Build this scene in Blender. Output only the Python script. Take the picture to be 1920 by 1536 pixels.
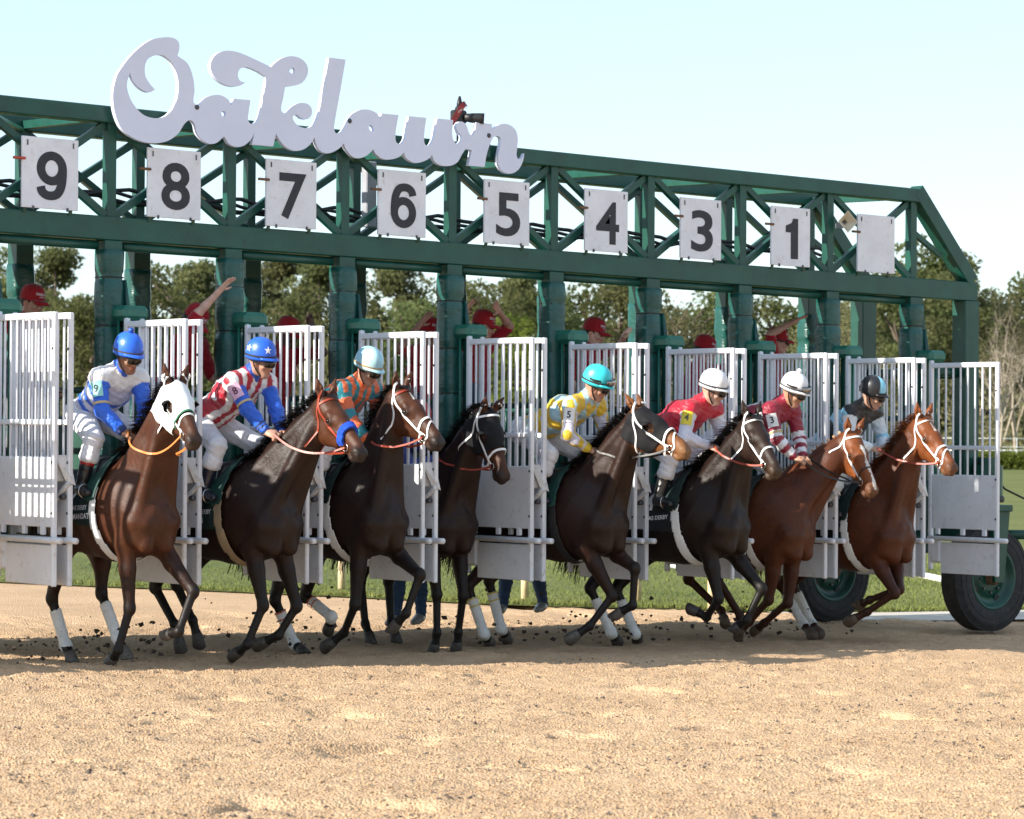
import bpy, bmesh, math, random
import numpy as np

for _o in list(bpy.data.objects): bpy.data.objects.remove(_o)
SC = bpy.context.scene
COL = SC.collection
random.seed(7); RNG = np.random.default_rng(7)

# ---------------------------------------------------------------- camera
KS = 0.0177                                   # cross-fall of the race track along the gate
def gz(x): return -KS * min(max(x, -40.), 12.)
CAM = np.array((-12.386, -22.131, 1.875)); YAW, PITCH, ROLL = 0.6634, 0.0074, 0.006
_f = np.array((math.sin(YAW) * math.cos(PITCH), math.cos(YAW) * math.cos(PITCH), math.sin(PITCH)))
_r = np.array((math.cos(YAW), -math.sin(YAW), 0.)); _u = np.cross(_r, _f)
_r2 = _r * math.cos(ROLL) + _u * math.sin(ROLL); _u2 = np.cross(_r2, _f)
cd = bpy.data.cameras.new('camera'); cam = bpy.data.objects.new('camera', cd); COL.objects.link(cam)
cd.sensor_width = 36; cd.lens = 5640 / 1920 * 36; cd.clip_start = .5; cd.clip_end = 3000
from mathutils import Matrix
cam.matrix_world = Matrix([(_r2[i], _u2[i], -_f[i], CAM[i]) for i in range(3)] + [(0, 0, 0, 1)])
cd.dof.use_dof = True; cd.dof.focus_distance = 24.0; cd.dof.aperture_fstop = 5.6
SC.camera = cam
SC.render.resolution_x = 1024; SC.render.resolution_y = 819

# ---------------------------------------------------------------- sky and sun
SUN_EL, SUN_A = math.radians(25), math.radians(9.5)       # light travels towards +X, a little towards -Y
_sd = np.array((-math.cos(SUN_A) * math.cos(SUN_EL), math.sin(SUN_A) * math.cos(SUN_EL), math.sin(SUN_EL)))   # towards the sun
w = bpy.data.worlds.new('World'); SC.world = w; w.use_nodes = True
nt = w.node_tree; bg = nt.nodes['Background']
sky = nt.nodes.new('ShaderNodeTexSky'); sky.sky_type = 'NISHITA'; sky.sun_disc = False
sky.sun_elevation = SUN_EL; sky.sun_rotation = math.atan2(_sd[0], _sd[1])
sky.air_density = 1.0; sky.dust_density = .3; sky.ozone_density = 3.0; sky.altitude = 200
# a thin high veil of haze whitens the whole sky evenly
veil = nt.nodes.new('ShaderNodeMix'); veil.data_type = 'RGBA'; veil.inputs[0].default_value = .55; veil.inputs[7].default_value = (2.75, 3.15, 3.45, 1)
nt.links.new(sky.outputs[0], veil.inputs[6]); nt.links.new(veil.outputs[2], bg.inputs[0]); bg.inputs[1].default_value = 0.15
sl = bpy.data.lights.new('sun', 'SUN'); sun = bpy.data.objects.new('sun', sl); COL.objects.link(sun)
sl.energy = 5.0; sl.angle = math.radians(.6); sl.color = (1., .93, .82)
from mathutils import Vector
sun.rotation_euler = Vector(_sd).to_track_quat('Z', 'Y').to_euler(); sun.location = (-30, 5, 12)
vs = SC.view_settings; vs.view_transform = 'Standard'; vs.look = 'None'; vs.exposure = 0.92; vs.gamma = 1; vs.use_curve_mapping = False
SC.cycles.max_bounces = 6; SC.cycles.transparent_max_bounces = 8
# ---------------------------------------------------------------- helpers
def link(o):
    COL.objects.link(o); return o

def mesh_obj(name, verts, faces, mat=None, parent=None, smooth=False, mats=None, fmat=None):
    me = bpy.data.meshes.new(name)
    me.from_pydata([tuple(map(float, v)) for v in verts], [], [tuple(map(int, f)) for f in faces])
    me.update()
    for m in (mats or ([mat] if mat else [])):
        me.materials.append(m)
    if fmat is not None:
        me.polygons.foreach_set('material_index', np.asarray(fmat, dtype=np.int32))
    if smooth:
        me.polygons.foreach_set('use_smooth', np.ones(len(me.polygons), dtype=bool))
    o = bpy.data.objects.new(name, me)
    link(o)
    if parent is not None:
        o.parent = parent
    return o

def fast_mesh(name, V, Q, mat=None, parent=None, smooth=True):
    """numpy verts (n,3), quads (m,4)"""
    me = bpy.data.meshes.new(name)
    V = np.asarray(V, dtype=np.float32); Q = np.asarray(Q, dtype=np.int32)
    n = Q.shape[1] if len(Q) else 4
    me.vertices.add(len(V)); me.vertices.foreach_set('co', V.ravel())
    me.loops.add(Q.size); me.loops.foreach_set('vertex_index', Q.ravel())
    me.polygons.add(len(Q))
    me.polygons.foreach_set('loop_start', np.arange(0, Q.size, n, dtype=np.int32))
    me.polygons.foreach_set('use_smooth', np.full(len(Q), smooth, dtype=bool))
    me.update(calc_edges=True); me.validate()
    if mat: me.materials.append(mat)
    o = bpy.data.objects.new(name, me); link(o)
    if parent is not None: o.parent = parent
    return o

def empty(name, loc=(0, 0, 0), rz=0.0):
    o = bpy.data.objects.new(name, None); link(o)
    o.location = loc; o.rotation_euler = (0, 0, rz); o.empty_display_size = 0.1
    return o

def tag(o, label=None, cat=None, group=None, kind=None):
    if label: o['label'] = label
    if cat: o['category'] = cat
    if group: o['group'] = group
    if kind: o['kind'] = kind
    return o

def copy_tree(o, parent=None):
    c = o.copy(); link(c)
    if parent is not None: c.parent = parent
    for ch in list(o.children): copy_tree(ch, c)
    return c

class MB:
    """collects boxes, bars and tubes into one mesh"""
    def __init__(s): s.v = []; s.f = []
    def add(s, V, Fc):
        n = len(s.v); s.v += [tuple(map(float, p)) for p in V]; s.f += [tuple(i + n for i in f) for f in Fc]; return s
    def box(s, c, d, bev=0.0, M=None):
        hx, hy, hz = d[0] / 2, d[1] / 2, d[2] / 2
        if bev <= 0:
            V = [(x, y, z) for x in (-hx, hx) for y in (-hy, hy) for z in (-hz, hz)]
            Fc = [(0, 1, 3, 2), (4, 6, 7, 5), (0, 4, 5, 1), (2, 3, 7, 6), (0, 2, 6, 4), (1, 5, 7, 3)]
        else:
            b = min(bev, hx * .9, hy * .9, hz * .9); V = []; ix = {}
            for sx in (-1, 1):
                for sy in (-1, 1):
                    for sz in (-1, 1):
                        for ax in range(3):
                            p = [sx * (hx - b), sy * (hy - b), sz * (hz - b)]
                            p[ax] = (sx * hx, sy * hy, sz * hz)[ax]
                            ix[(sx, sy, sz, ax)] = len(V); V.append(tuple(p))
            Fc = []
            def quad(k): Fc.append(tuple(ix[q] for q in k))
            for a in (-1, 1):
                quad([(a, -1, -1, 0), (a, 1, -1, 0), (a, 1, 1, 0), (a, -1, 1, 0)][::a])
                quad([(-1, a, -1, 1), (1, a, -1, 1), (1, a, 1, 1), (-1, a, 1, 1)][::-a])
                quad([(-1, -1, a, 2), (1, -1, a, 2), (1, 1, a, 2), (-1, 1, a, 2)][::a])
            for a in (-1, 1):
                for b_ in (-1, 1):
                    quad([(a, b_, -1, 0), (a, b_, -1, 1), (a, b_, 1, 1), (a, b_, 1, 0)][::a * b_])
                    quad([(a, -1, b_, 0), (a, 1, b_, 0), (a, 1, b_, 2), (a, -1, b_, 2)][::a * b_])
                    quad([(-1, a, b_, 1), (-1, a, b_, 2), (1, a, b_, 2), (1, a, b_, 1)][::a * b_])
            for sx in (-1, 1):
                for sy in (-1, 1):
                    for sz in (-1, 1):
                        t = [(sx, sy, sz, 0), (sx, sy, sz, 1), (sx, sy, sz, 2)]
                        quad(t[::sx * sy * sz])
        V = [np.array(p) for p in V]
        if M is not None: V = [M @ p for p in V]
        c = np.array(c, float)
        return s.add([p + c for p in V], Fc)
    def bar(s, a, b, w, d=None, up=(0, 0, 1), bev=0.0):
        """rectangular bar from a to b, width w (sideways) and depth d (along up)"""
        a = np.array(a, float); b = np.array(b, float); z = b - a; L = np.linalg.norm(z); z /= L
        u = np.array(up, float)
        if abs(u @ z) > .98: u = np.array((0, 1., 0))
        x = np.cross(u, z); x /= np.linalg.norm(x); y = np.cross(z, x)
        M = np.stack([x, y, z], 1)
        return s.box((a + b) / 2, (w, d or w, L), bev, M)
    def tube(s, pts, r, n=8, cap=True, rr=None):
        P = [np.array(p, float) for p in pts]; k0 = len(s.v)
        T = [P[min(i + 1, len(P) - 1)] - P[max(i - 1, 0)] for i in range(len(P))]
        x = None; V = []
        for i, (p, t) in enumerate(zip(P, T)):
            t = t / (np.linalg.norm(t) + 1e-9)
            if x is None:
                u = np.array((0, 0, 1.)) if abs(t[2]) < .9 else np.array((1., 0, 0))
                x = np.cross(u, t)
            x = x - t * (x @ t); x /= np.linalg.norm(x) + 1e-9; y = np.cross(t, x)
            q = rr[i] if rr is not None else r
            V += [p + q * (x * math.cos(2 * math.pi * j / n) + y * math.sin(2 * math.pi * j / n)) for j in range(n)]
        Fc = [(i * n + j, i * n + (j + 1) % n, (i + 1) * n + (j + 1) % n, (i + 1) * n + j) for i in range(len(P) - 1) for j in range(n)]
        if cap:
            Fc += [tuple(range(n))[::-1], tuple(range((len(P) - 1) * n, len(P) * n))]
        return s.add(V, Fc)
    def lathe(s, prof, c, axis=(0, 0, 1), n=24):
        """prof: (radius, along) pairs"""
        a = np.array(axis, float); a /= np.linalg.norm(a)
        u = np.cross(a, (0, 0, 1.) if abs(a[2]) < .9 else (1., 0, 0)); u /= np.linalg.norm(u); w = np.cross(a, u)
        c = np.array(c, float); V = []
        for r, h in prof:
            V += [c + a * h + r * (u * math.cos(2 * math.pi * j / n) + w * math.sin(2 * math.pi * j / n)) for j in range(n)]
        Fc = [(i * n + j, i * n + (j + 1) % n, (i + 1) * n + (j + 1) % n, (i + 1) * n + j) for i in range(len(prof) - 1) for j in range(n)]
        return s.add(V, Fc)
    def shear(s):
        s.v = [(x, y, z + gz(x)) for x, y, z in s.v]; return s
    def build(s, name, mat=None, parent=None, smooth=False):
        o = mesh_obj(name, s.v, s.f, mat, parent, smooth)
        return o

# ---------------------------------------------------------------- materials
def newmat(name):
    m = bpy.data.materials.new(name); m.use_nodes = True
    nt = m.node_tree; b = nt.nodes['Principled BSDF']
    return m, nt, b

def N(nt, typ, **kw):
    n = nt.nodes.new(typ)
    for k, v in kw.items():
        if k.startswith('i_'):
            key = k[2:]; key = int(key) if key.isdigit() else key.replace('_', ' ')
            n.inputs[key].default_value = v
        else: setattr(n, k, v)
    return n

def ramp(nt, fac, stops, interp='LINEAR'):
    r = N(nt, 'ShaderNodeValToRGB'); r.color_ramp.interpolation = interp
    el = r.color_ramp.elements
    while len(el) < len(stops): el.new(0.5)
    for e, (p, c) in zip(el, stops):
        e.position = p; e.color = (*c, 1) if len(c) == 3 else c
    nt.links.new(fac, r.inputs[0]); return r.outputs[0]

def mixc(nt, fac, a, b, mode='MIX'):
    m = N(nt, 'ShaderNodeMix', data_type='RGBA', blend_type=mode)
    for s, v in ((0, fac), (6, a), (7, b)):
        if hasattr(v, 'is_output') or isinstance(v, bpy.types.NodeSocket): nt.links.new(v, m.inputs[s])
        else: m.inputs[s].default_value = v if s == 0 else ((*v, 1) if len(v) == 3 else v)
    return m.outputs[2]

def noise(nt, scale, detail=4, rough=.55, coord='Object', dist=0.0, vec=None):
    n = N(nt, 'ShaderNodeTexNoise'); n.inputs['Scale'].default_value = scale
    n.inputs['Detail'].default_value = detail; n.inputs['Roughness'].default_value = rough; n.inputs['Distortion'].default_value = dist
    if vec is None:
        tc = N(nt, 'ShaderNodeTexCoord'); vec = tc.outputs[coord]
    nt.links.new(vec, n.inputs['Vector']); return n.outputs['Fac']

def bump(nt, b, height, strength=.3, dist=.02):
    n = N(nt, 'ShaderNodeBump'); n.inputs['Strength'].default_value = strength; n.inputs['Distance'].default_value = dist
    nt.links.new(height, n.inputs['Height']); nt.links.new(n.outputs[0], b.inputs['Normal'])

_M = {}
def paint(name, col, rough=.45, var=.12, scale=6., bmp=.08, bscale=60., metal=0., dirt=None, coat=0., spec=.5):
    """worn painted / plain surface with tonal variation and fine relief"""
    if name in _M: return _M[name]
    m, nt, b = newmat(name)
    f = noise(nt, scale, 5, .6)
    lo = tuple(c * (1 - var * 1.6) for c in col); hi = tuple(min(1, c * (1 + var)) for c in col)
    c = ramp(nt, f, [(.3, lo), (.7, hi)])
    if dirt:
        g = noise(nt, scale * 3.3, 8, .72, dist=.6)
        k = ramp(nt, g, [(.56, (0, 0, 0)), (.74, (1, 1, 1))])
        c = mixc(nt, k, c, dirt)
    nt.links.new(c, b.inputs['Base Color'])
    r = noise(nt, scale * 2.1, 4)
    rr = N(nt, 'ShaderNodeMapRange'); rr.inputs[3].default_value = max(0, rough - .1); rr.inputs[4].default_value = min(1, rough + .14)
    nt.links.new(r, rr.inputs[0]); nt.links.new(rr.outputs[0], b.inputs['Roughness'])
    b.inputs['Metallic'].default_value = metal; b.inputs['Coat Weight'].default_value = coat
    b.inputs['Specular IOR Level'].default_value = spec
    if bmp: bump(nt, b, noise(nt, bscale, 4), bmp, .01)
    _M[name] = m; return m

# ---------------------------------------------------------------- implicit surfaces (bodies grown as one skin)
class Field:
    def __init__(s): s.p = []
    def cone(s, a, b, ra, rb, k=.03, col=0, lat=None, sc=1., tag=None, sub=False):
        a = np.array(a, np.float32); b = np.array(b, np.float32)
        if lat is not None: lat = np.array(lat, np.float32); lat = lat / np.linalg.norm(lat)
        r = max(ra, rb) * max(1., sc)
        s.p.append(dict(t=0, a=a, b=b, ra=ra, rb=rb, k=k, col=col, lat=lat, sc=sc, tag=tag, sub=sub,
                        lo=np.minimum(a, b) - r, hi=np.maximum(a, b) + r)); return s
    def ball(s, c, r, k=.03, col=0, R=None, tag=None, sub=False):
        c = np.array(c, np.float32); r = np.array((r, r, r) if np.isscalar(r) else r, np.float32)
        R = np.eye(3, dtype=np.float32) if R is None else np.array(R, np.float32)
        e = np.sqrt(((R * r[:, None]) ** 2).sum(0))
        s.p.append(dict(t=1, a=c, r=r, R=R, k=k, col=col, tag=tag, sub=sub, lo=c - e, hi=c + e)); return s
    @staticmethod
    def dist(p, P):
        v = P - p['a']
        if p['t'] == 0:
            d = p['b'] - p['a']; f = 1.
            if p['lat'] is not None:
                g = 1. / p['sc'] - 1.
                v = v + (v @ p['lat'])[:, None] * (p['lat'] * g); d = d + (d @ p['lat']) * p['lat'] * g
                f = min(1., p['sc'])
            t = np.clip((v @ d) / (d @ d + 1e-12), 0, 1)
            w = v - t[:, None] * d
            return (np.sqrt(np.einsum('ij,ij->i', w, w)) - (p['ra'] + (p['rb'] - p['ra']) * t)) * f
        q = (v @ p['R'].T) / p['r']
        k0 = np.sqrt(np.einsum('ij,ij->i', q, q)); q = q / p['r']
        k1 = np.sqrt(np.einsum('ij,ij->i', q, q)) + 1e-9
        return np.where(k0 < 1e-3, -p['r'].min(), k0 * (k0 - 1) / k1)
    @staticmethod
    def blend(a, b, k, sub):
        if sub:
            b = -b; h = np.maximum(k - np.abs(a - b), 0) / k
            return np.maximum(a, b) + h * h * k * .25
        h = np.maximum(k - np.abs(a - b), 0) / k
        return np.minimum(a, b) - h * h * k * .25
    def at(s, P):
        P = np.asarray(P, np.float32).reshape(-1, 3); D = np.full(len(P), 10., np.float32)
        for p in s.p:
            D = s.blend(D, s.dist(p, P), p['k'], p['sub'])
        return D
    def grid(s, h, off=0., lo=None, hi=None):
        ps = s.p
        if lo is None:
            lo = np.min([p['lo'] for p in ps if not p['sub']], 0); hi = np.max([p['hi'] for p in ps if not p['sub']], 0)
            lo = lo - off - 3 * h; hi = hi + off + 3 * h
        n = np.ceil((hi - lo) / h).astype(int) + 1
        ax = [np.float32(lo[i]) + np.float32(h) * np.arange(n[i], dtype=np.float32) for i in range(3)]
        V = np.full(n, 10., np.float32)
        for p in ps:
            m = p['k'] + off + 2.5 * h
            i0 = np.maximum(np.floor((p['lo'] - m - lo) / h).astype(int), 0); i1 = np.minimum(np.ceil((p['hi'] + m - lo) / h).astype(int) + 1, n)
            if (i1 <= i0).any(): continue
            sl = tuple(slice(a, b) for a, b in zip(i0, i1))
            G = np.stack(np.meshgrid(*[ax[i][sl[i]] for i in range(3)], indexing='ij'), -1)
            d = s.dist(p, G.reshape(-1, 3)).reshape(G.shape[:3])
            V[sl] = s.blend(V[sl], d, p['k'], p['sub'])
        return V - off, lo, h
    def skin(s, h, off=0., noisefn=None, lo=None, hi=None):
        V, lo, h = s.grid(h, off, lo, hi)
        if noisefn is not None:
            near = np.argwhere(np.abs(V) < 4 * h); P = lo + near * h
            V[tuple(near.T)] += noisefn(P)
        return nets(V, lo, h)
    def colors(s, P, pal, sig=.012):
        P = np.asarray(P, np.float32); C = np.zeros((len(P), 3), np.float32); W = np.zeros(len(P), np.float32) + 1e-9
        for p in s.p:
            if p['sub']: continue
            m = np.all((P > p['lo'] - .08) & (P < p['hi'] + .08), 1)
            if not m.any(): continue
            w = np.exp(-np.clip(s.dist(p, P[m]) + .05, 0, 1) / sig)
            C[m] += w[:, None] * np.array(pal[p['col']], np.float32); W[m] += w
        return C / W[:, None]
    def nearest(s, P):
        P = np.asarray(P, np.float32); best = np.full(len(P), 9., np.float32); ix = np.full(len(P), -1)
        for i, p in enumerate(s.p):
            if p['sub']: continue
            d = s.dist(p, P); m = d < best; best[m] = d[m]; ix[m] = i
        return ix
    def hit(s, O, D, off=0., far=1.):
        """march points O along directions D until the skin (grown by off); returns points"""
        O = np.asarray(O, np.float32).reshape(-1, 3).copy(); D = np.asarray(D, np.float32).reshape(-1, 3)
        D = D / np.linalg.norm(D, axis=1)[:, None]; t = np.zeros(len(O), np.float32)
        for _ in range(40):
            d = s.at(O + D * t[:, None]) - off
            t += np.clip(d, -.03, .08) * .8
            t = np.clip(t, 0, far)
        return O + D * t[:, None]
    def normal(s, P, e=.004):
        P = np.asarray(P, np.float32).reshape(-1, 3)
        g = np.stack([s.at(P + np.eye(3, dtype=np.float32)[i] * e) - s.at(P - np.eye(3, dtype=np.float32)[i] * e) for i in range(3)], 1)
        return g / (np.linalg.norm(g, axis=1)[:, None] + 1e-9)

def nets(V, lo, h):
    I = V < 0
    c = np.zeros(np.array(V.shape) - 1, np.int8)
    O8 = [(a, b, d) for a in (0, 1) for b in (0, 1) for d in (0, 1)]
    def sub(A, o): return A[o[0]:A.shape[0] - 1 + o[0], o[1]:A.shape[1] - 1 + o[1], o[2]:A.shape[2] - 1 + o[2]]
    for o in O8: c += sub(I, o)
    act = np.argwhere((c > 0) & (c < 8))
    idx = np.full(c.shape, -1, np.int64); idx[tuple(act.T)] = np.arange(len(act))
    S = np.zeros((len(act), 3)); K = np.zeros(len(act))
    vals = {o: V[act[:, 0] + o[0], act[:, 1] + o[1], act[:, 2] + o[2]] for o in O8}
    for o in O8:
        for axx in range(3):
            if o[axx]: continue
            e = list(o); e[axx] = 1; e = tuple(e)
            a, b = vals[o], vals[e]; m = (a < 0) != (b < 0)
            t = np.where(m, a / np.where(m, a - b, 1), 0)
            p = np.array(o, float)[None].repeat(len(act), 0); p[:, axx] = t
            S += p * m[:, None]; K += m
    P = (act + S / K[:, None]) * h + lo
    Q = []
    for axx in range(3):
        u, w = (axx + 1) % 3, (axx + 2) % 3
        sl0 = [slice(None)] * 3; sl1 = [slice(None)] * 3; sl0[axx] = slice(0, -1); sl1[axx] = slice(1, None)
        ch = I[tuple(sl0)] != I[tuple(sl1)]
        for q in (u, w):
            z = [slice(None)] * 3; z[q] = [0, -1]; ch[tuple(z)] = False
        E = np.argwhere(ch)
        if not len(E): continue
        fl = I[E[:, 0], E[:, 1], E[:, 2]]
        def cell(du, dw):
            k = E.copy(); k[:, u] -= du; k[:, w] -= dw
            return idx[k[:, 0], k[:, 1], k[:, 2]]
        q = np.stack([cell(1, 1), cell(0, 1), cell(0, 0), cell(1, 0)], 1)
        q[~fl] = q[~fl][:, ::-1]
        Q.append(q)
    Q = np.concatenate(Q); Q = Q[(Q >= 0).all(1)]
    return P, Q

def clip_faces(P, Q, mask):
    """keep faces whose vertices all satisfy mask"""
    Q = Q[mask[Q].all(1)]; used = np.unique(Q); m = np.full(len(P), -1); m[used] = np.arange(len(used))
    return P[used], m[Q]

def vcol(o, C, name='col'):
    a = o.data.color_attributes.new(name, 'FLOAT_COLOR', 'POINT')
    C = np.asarray(C, np.float32)
    if C.shape[1] == 3: C = np.concatenate([C, np.ones((len(C), 1), np.float32)], 1)
    a.data.foreach_set('color', C.ravel())

def vfloat(o, A, name):
    a = o.data.attributes.new(name, 'FLOAT', 'POINT'); a.data.foreach_set('value', np.asarray(A, np.float32))

def ribbon(P, Nn, w, t, closed=False):
    """flat strap along points P with outward normals Nn"""
    P = np.asarray(P, float); Nn = np.asarray(Nn, float); n = len(P); mb = MB()
    V = []
    for i in range(n):
        a = P[(i - 1) % n] if closed or i > 0 else P[i]; b = P[(i + 1) % n] if closed or i < n - 1 else P[i]
        T = b - a; T /= np.linalg.norm(T) + 1e-9
        nn = Nn[i] - T * (Nn[i] @ T); nn /= np.linalg.norm(nn) + 1e-9; x = np.cross(T, nn)
        V += [P[i] + x * w / 2, P[i] + x * w / 2 + nn * t, P[i] - x * w / 2 + nn * t, P[i] - x * w / 2]
    Fc = []
    for i in range(n if closed else n - 1):
        j = (i + 1) % n
        Fc += [(i * 4 + k, i * 4 + (k + 1) % 4, j * 4 + (k + 1) % 4, j * 4 + k) for k in range(4)]
    if not closed: Fc += [(0, 1, 2, 3), (n * 4 - 1, n * 4 - 2, n * 4 - 3, n * 4 - 4)]
    mb.add(V, Fc); return mb

def spline(pts, m=8, closed=False):
    P = np.array(pts, float); n = len(P); out = []
    for i in range(n if closed else n - 1):
        p0, p1, p2, p3 = (P[(i - 1) % n] if closed or i > 0 else 2 * P[0] - P[1]), P[i], P[(i + 1) % n], (P[(i + 2) % n] if closed or i < n - 2 else 2 * P[-1] - P[-2])
        for t in np.arange(m) / m:
            out.append(.5 * (2 * p1 + (p2 - p0) * t + (2 * p0 - 5 * p1 + 4 * p2 - p3) * t * t + (3 * p1 - p0 - 3 * p2 + p3) * t ** 3))
    if not closed: out.append(P[-1])
    return np.array(out)

def text_mesh(body, size=1., bold=True, res=3):
    """2-D verts and faces of a word, centred, height ~ size"""
    cu = bpy.data.curves.new('t', 'FONT'); cu.body = body; cu.size = size; cu.align_x = 'CENTER'; cu.align_y = 'CENTER'
    cu.resolution_u = res; cu.fill_mode = 'FRONT'; cu.offset = .02 * size if bold else 0.
    o = bpy.data.objects.new('t', cu); link(o)
    dg = bpy.context.evaluated_depsgraph_get(); me = bpy.data.meshes.new_from_object(o.evaluated_get(dg))
    V = np.array([v.co[:] for v in me.vertices]); Fc = [tuple(p.vertices) for p in me.polygons]
    bpy.data.objects.remove(o); bpy.data.curves.remove(cu); bpy.data.meshes.remove(me)
    return V, Fc

def subdiv2(V, Fc, lim):
    """split long edges of 2-D faces so text can follow a curved surface"""
    bm = bmesh.new(); vs = [bm.verts.new(tuple(v)) for v in V]
    for f in Fc:
        try: bm.faces.new([vs[i] for i in f])
        except ValueError: pass
    bmesh.ops.triangulate(bm, faces=bm.faces[:])
    for _ in range(4):
        es = [e for e in bm.edges if e.calc_length() > lim]
        if not es: break
        bmesh.ops.subdivide_edges(bm, edges=es, cuts=1)
        bmesh.ops.triangulate(bm, faces=bm.faces[:])
    bm.verts.index_update()
    V = np.array([v.co[:] for v in bm.verts]); Fc = [tuple(v.index for v in f.verts) for f in bm.faces]
    bm.free(); return V, Fc
# ---------------------------------------------------------------- ground
def vnoise(x, y, seed):
    """smooth value noise, vectorised"""
    xi = np.floor(x).astype(np.int64); yi = np.floor(y).astype(np.int64); fx = x - xi; fy = y - yi
    fx = fx * fx * (3 - 2 * fx); fy = fy * fy * (3 - 2 * fy)
    def h(a, b):
        n = (a * 374761393 + b * 668265263 + seed * 1442695041) & 0x7fffffff
        n = ((n ^ (n >> 13)) * 1274126177) & 0x7fffffff
        return ((n ^ (n >> 16)) & 0xffff) / 65535.
    return (h(xi, yi) * (1 - fx) + h(xi + 1, yi) * fx) * (1 - fy) + (h(xi, yi + 1) * (1 - fx) + h(xi + 1, yi + 1) * fx) * fy
def gza(x): return -KS * np.clip(x, -40, 12)

def dirt_mat():
    m, nt, b = newmat('track_dirt')
    f1 = noise(nt, .55, 4, .6); f2 = noise(nt, 3.2, 6, .75); f3 = noise(nt, 48, 4, .7)
    c = ramp(nt, f2, [(.25, (.50, .34, .205)), (.5, (.58, .402, .248)), (.8, (.65, .465, .298))])
    v = ramp(nt, f1, [(.3, (.86, .84, .82)), (.7, (1.06, 1.05, 1.04))]); c = mixc(nt, 1., c, v, 'MULTIPLY')
    v = ramp(nt, f3, [(.3, (.80, .77, .74)), (.5, (1., 1., 1.)), (.8, (1.12, 1.12, 1.12))]); c = mixc(nt, 1., c, v, 'MULTIPLY')
    nt.links.new(c, b.inputs['Base Color']); b.inputs['Roughness'].default_value = .95; b.inputs['Specular IOR Level'].default_value = .15
    vo = N(nt, 'ShaderNodeTexVoronoi'); vo.inputs['Scale'].default_value = 58; tc = N(nt, 'ShaderNodeTexCoord'); nt.links.new(tc.outputs['Object'], vo.inputs['Vector'])
    ad = N(nt, 'ShaderNodeMath', operation='MULTIPLY_ADD'); ad.inputs[1].default_value = -1.1; nt.links.new(vo.outputs['Distance'], ad.inputs[0]); nt.links.new(f3, ad.inputs[2])
    bump(nt, b, ad.outputs[0], .65, .018); return m
M_dirt = dirt_mat()
def axis(f0, f1, step, lo, hi):
    a = list(np.arange(f0, f1 + 1e-6, step)); s = step; x = f0; pre = []
    while x > lo: s *= 1.35; x -= s; pre.append(max(x, lo))
    s = step; x = f1; post = []
    while x < hi: s *= 1.35; x += s; post.append(min(x, hi))
    return np.array(pre[::-1] + a + post)
ax_ = axis(-9.5, 12.5, .034, -300, 400); ay_ = axis(-12.2, 3.6, .034, -260, 500)
GX, GY = np.meshgrid(ax_, ay_, indexing='ij')
def rough(X, Y):
    r = .024 * (vnoise(X * 1.1, Y * 1.3, 1) - .5) + .018 * (vnoise(X * 4.2, Y * 5, 2) - .5) + .018 * (vnoise(X * 11, Y * 12, 3) - .5) + .020 * (vnoise(X * 24, Y * 25, 4) - .5)
    r += .016 * np.sin(Y * 4.6 + 1.5 * vnoise(X * .5, Y * .4, 9)) * (vnoise(X * .4, Y * .6, 5) > .42)     # harrow lines along the gate
    p = vnoise(X * 2.1, Y * 2.6, 6); r -= .10 * np.clip(p - .79, 0, 1) / .2                                # hoof pocks
    return r
near = (GX > -11) & (GX < 14) & (GY > -13) & (GY < 6)
Zg = gza(GX) + np.where(near, rough(GX, GY), .0) - .01
nx, ny = GX.shape; idx = np.arange(nx * ny).reshape(nx, ny)
Qg = np.stack([idx[:-1, :-1], idx[1:, :-1], idx[1:, 1:], idx[:-1, 1:]], -1).reshape(-1, 4)
trk = fast_mesh('race_track', np.stack([GX, GY, Zg], -1).reshape(-1, 3), Qg, M_dirt); tag(trk, kind='structure')
trk['label'] = 'tan harrowed dirt race track'

# loose clods, on the surface
def clod(rg, c, r, V, Fc):
    n = len(V); R = rg.normal(0, 1, (3, 3)); R, _ = np.linalg.qr(R)
    P = np.array([(1, 0, 0), (-1, 0, 0), (0, 1, 0), (0, -1, 0), (0, 0, 1), (0, 0, -1)], float) * rg.uniform(.55, 1.25, (6, 1)) * r
    P = P @ R.T * np.array((1, 1, .75)) + c; V += [tuple(p) for p in P]
    Fc += [(n + a, n + b, n + k) for a, b, k in ((0, 2, 4), (2, 1, 4), (1, 3, 4), (3, 0, 4), (2, 0, 5), (1, 2, 5), (3, 1, 5), (0, 3, 5))]
def clod_field(rg, n, r0, r1, pw, keep=None, ymax=2.5):
    """many loose crumbs lying on the track, as one mesh"""
    u = rg.uniform(0, 1, n); d = 12.4 + 14 * u ** 1.25; t = rg.uniform(-.185, .185, n)
    P = CAM[None] + (_f[None] + _r2[None] * t[:, None]) * d[:, None]; x, y = P[:, 0], P[:, 1]; m = y < ymax
    if keep is not None: m &= keep(x, y)
    x, y = x[m], y[m]; n = len(x); r = r0 + r1 * rg.random(n) ** pw
    c = np.stack([x, y, gza(x) + rough(x, y) - .012 + r * .35], 1)
    B = np.array([(1, 0, 0), (-1, 0, 0), (0, 1, 0), (0, -1, 0), (0, 0, 1), (0, 0, -1)], float)
    A = rg.normal(0, 1, (n, 3, 3)); A, _ = np.linalg.qr(A)
    V = (B[None] * rg.uniform(.5, 1.3, (n, 6, 1)) * r[:, None, None]) @ A * np.array((1, 1, .75)) + c[:, None]
    T = np.array([(0, 2, 4), (2, 1, 4), (1, 3, 4), (3, 0, 4), (2, 0, 5), (1, 2, 5), (3, 1, 5), (0, 3, 5)])
    return V.reshape(-1, 3), (T[None] + (np.arange(n) * 6)[:, None, None]).reshape(-1, 3)
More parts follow.
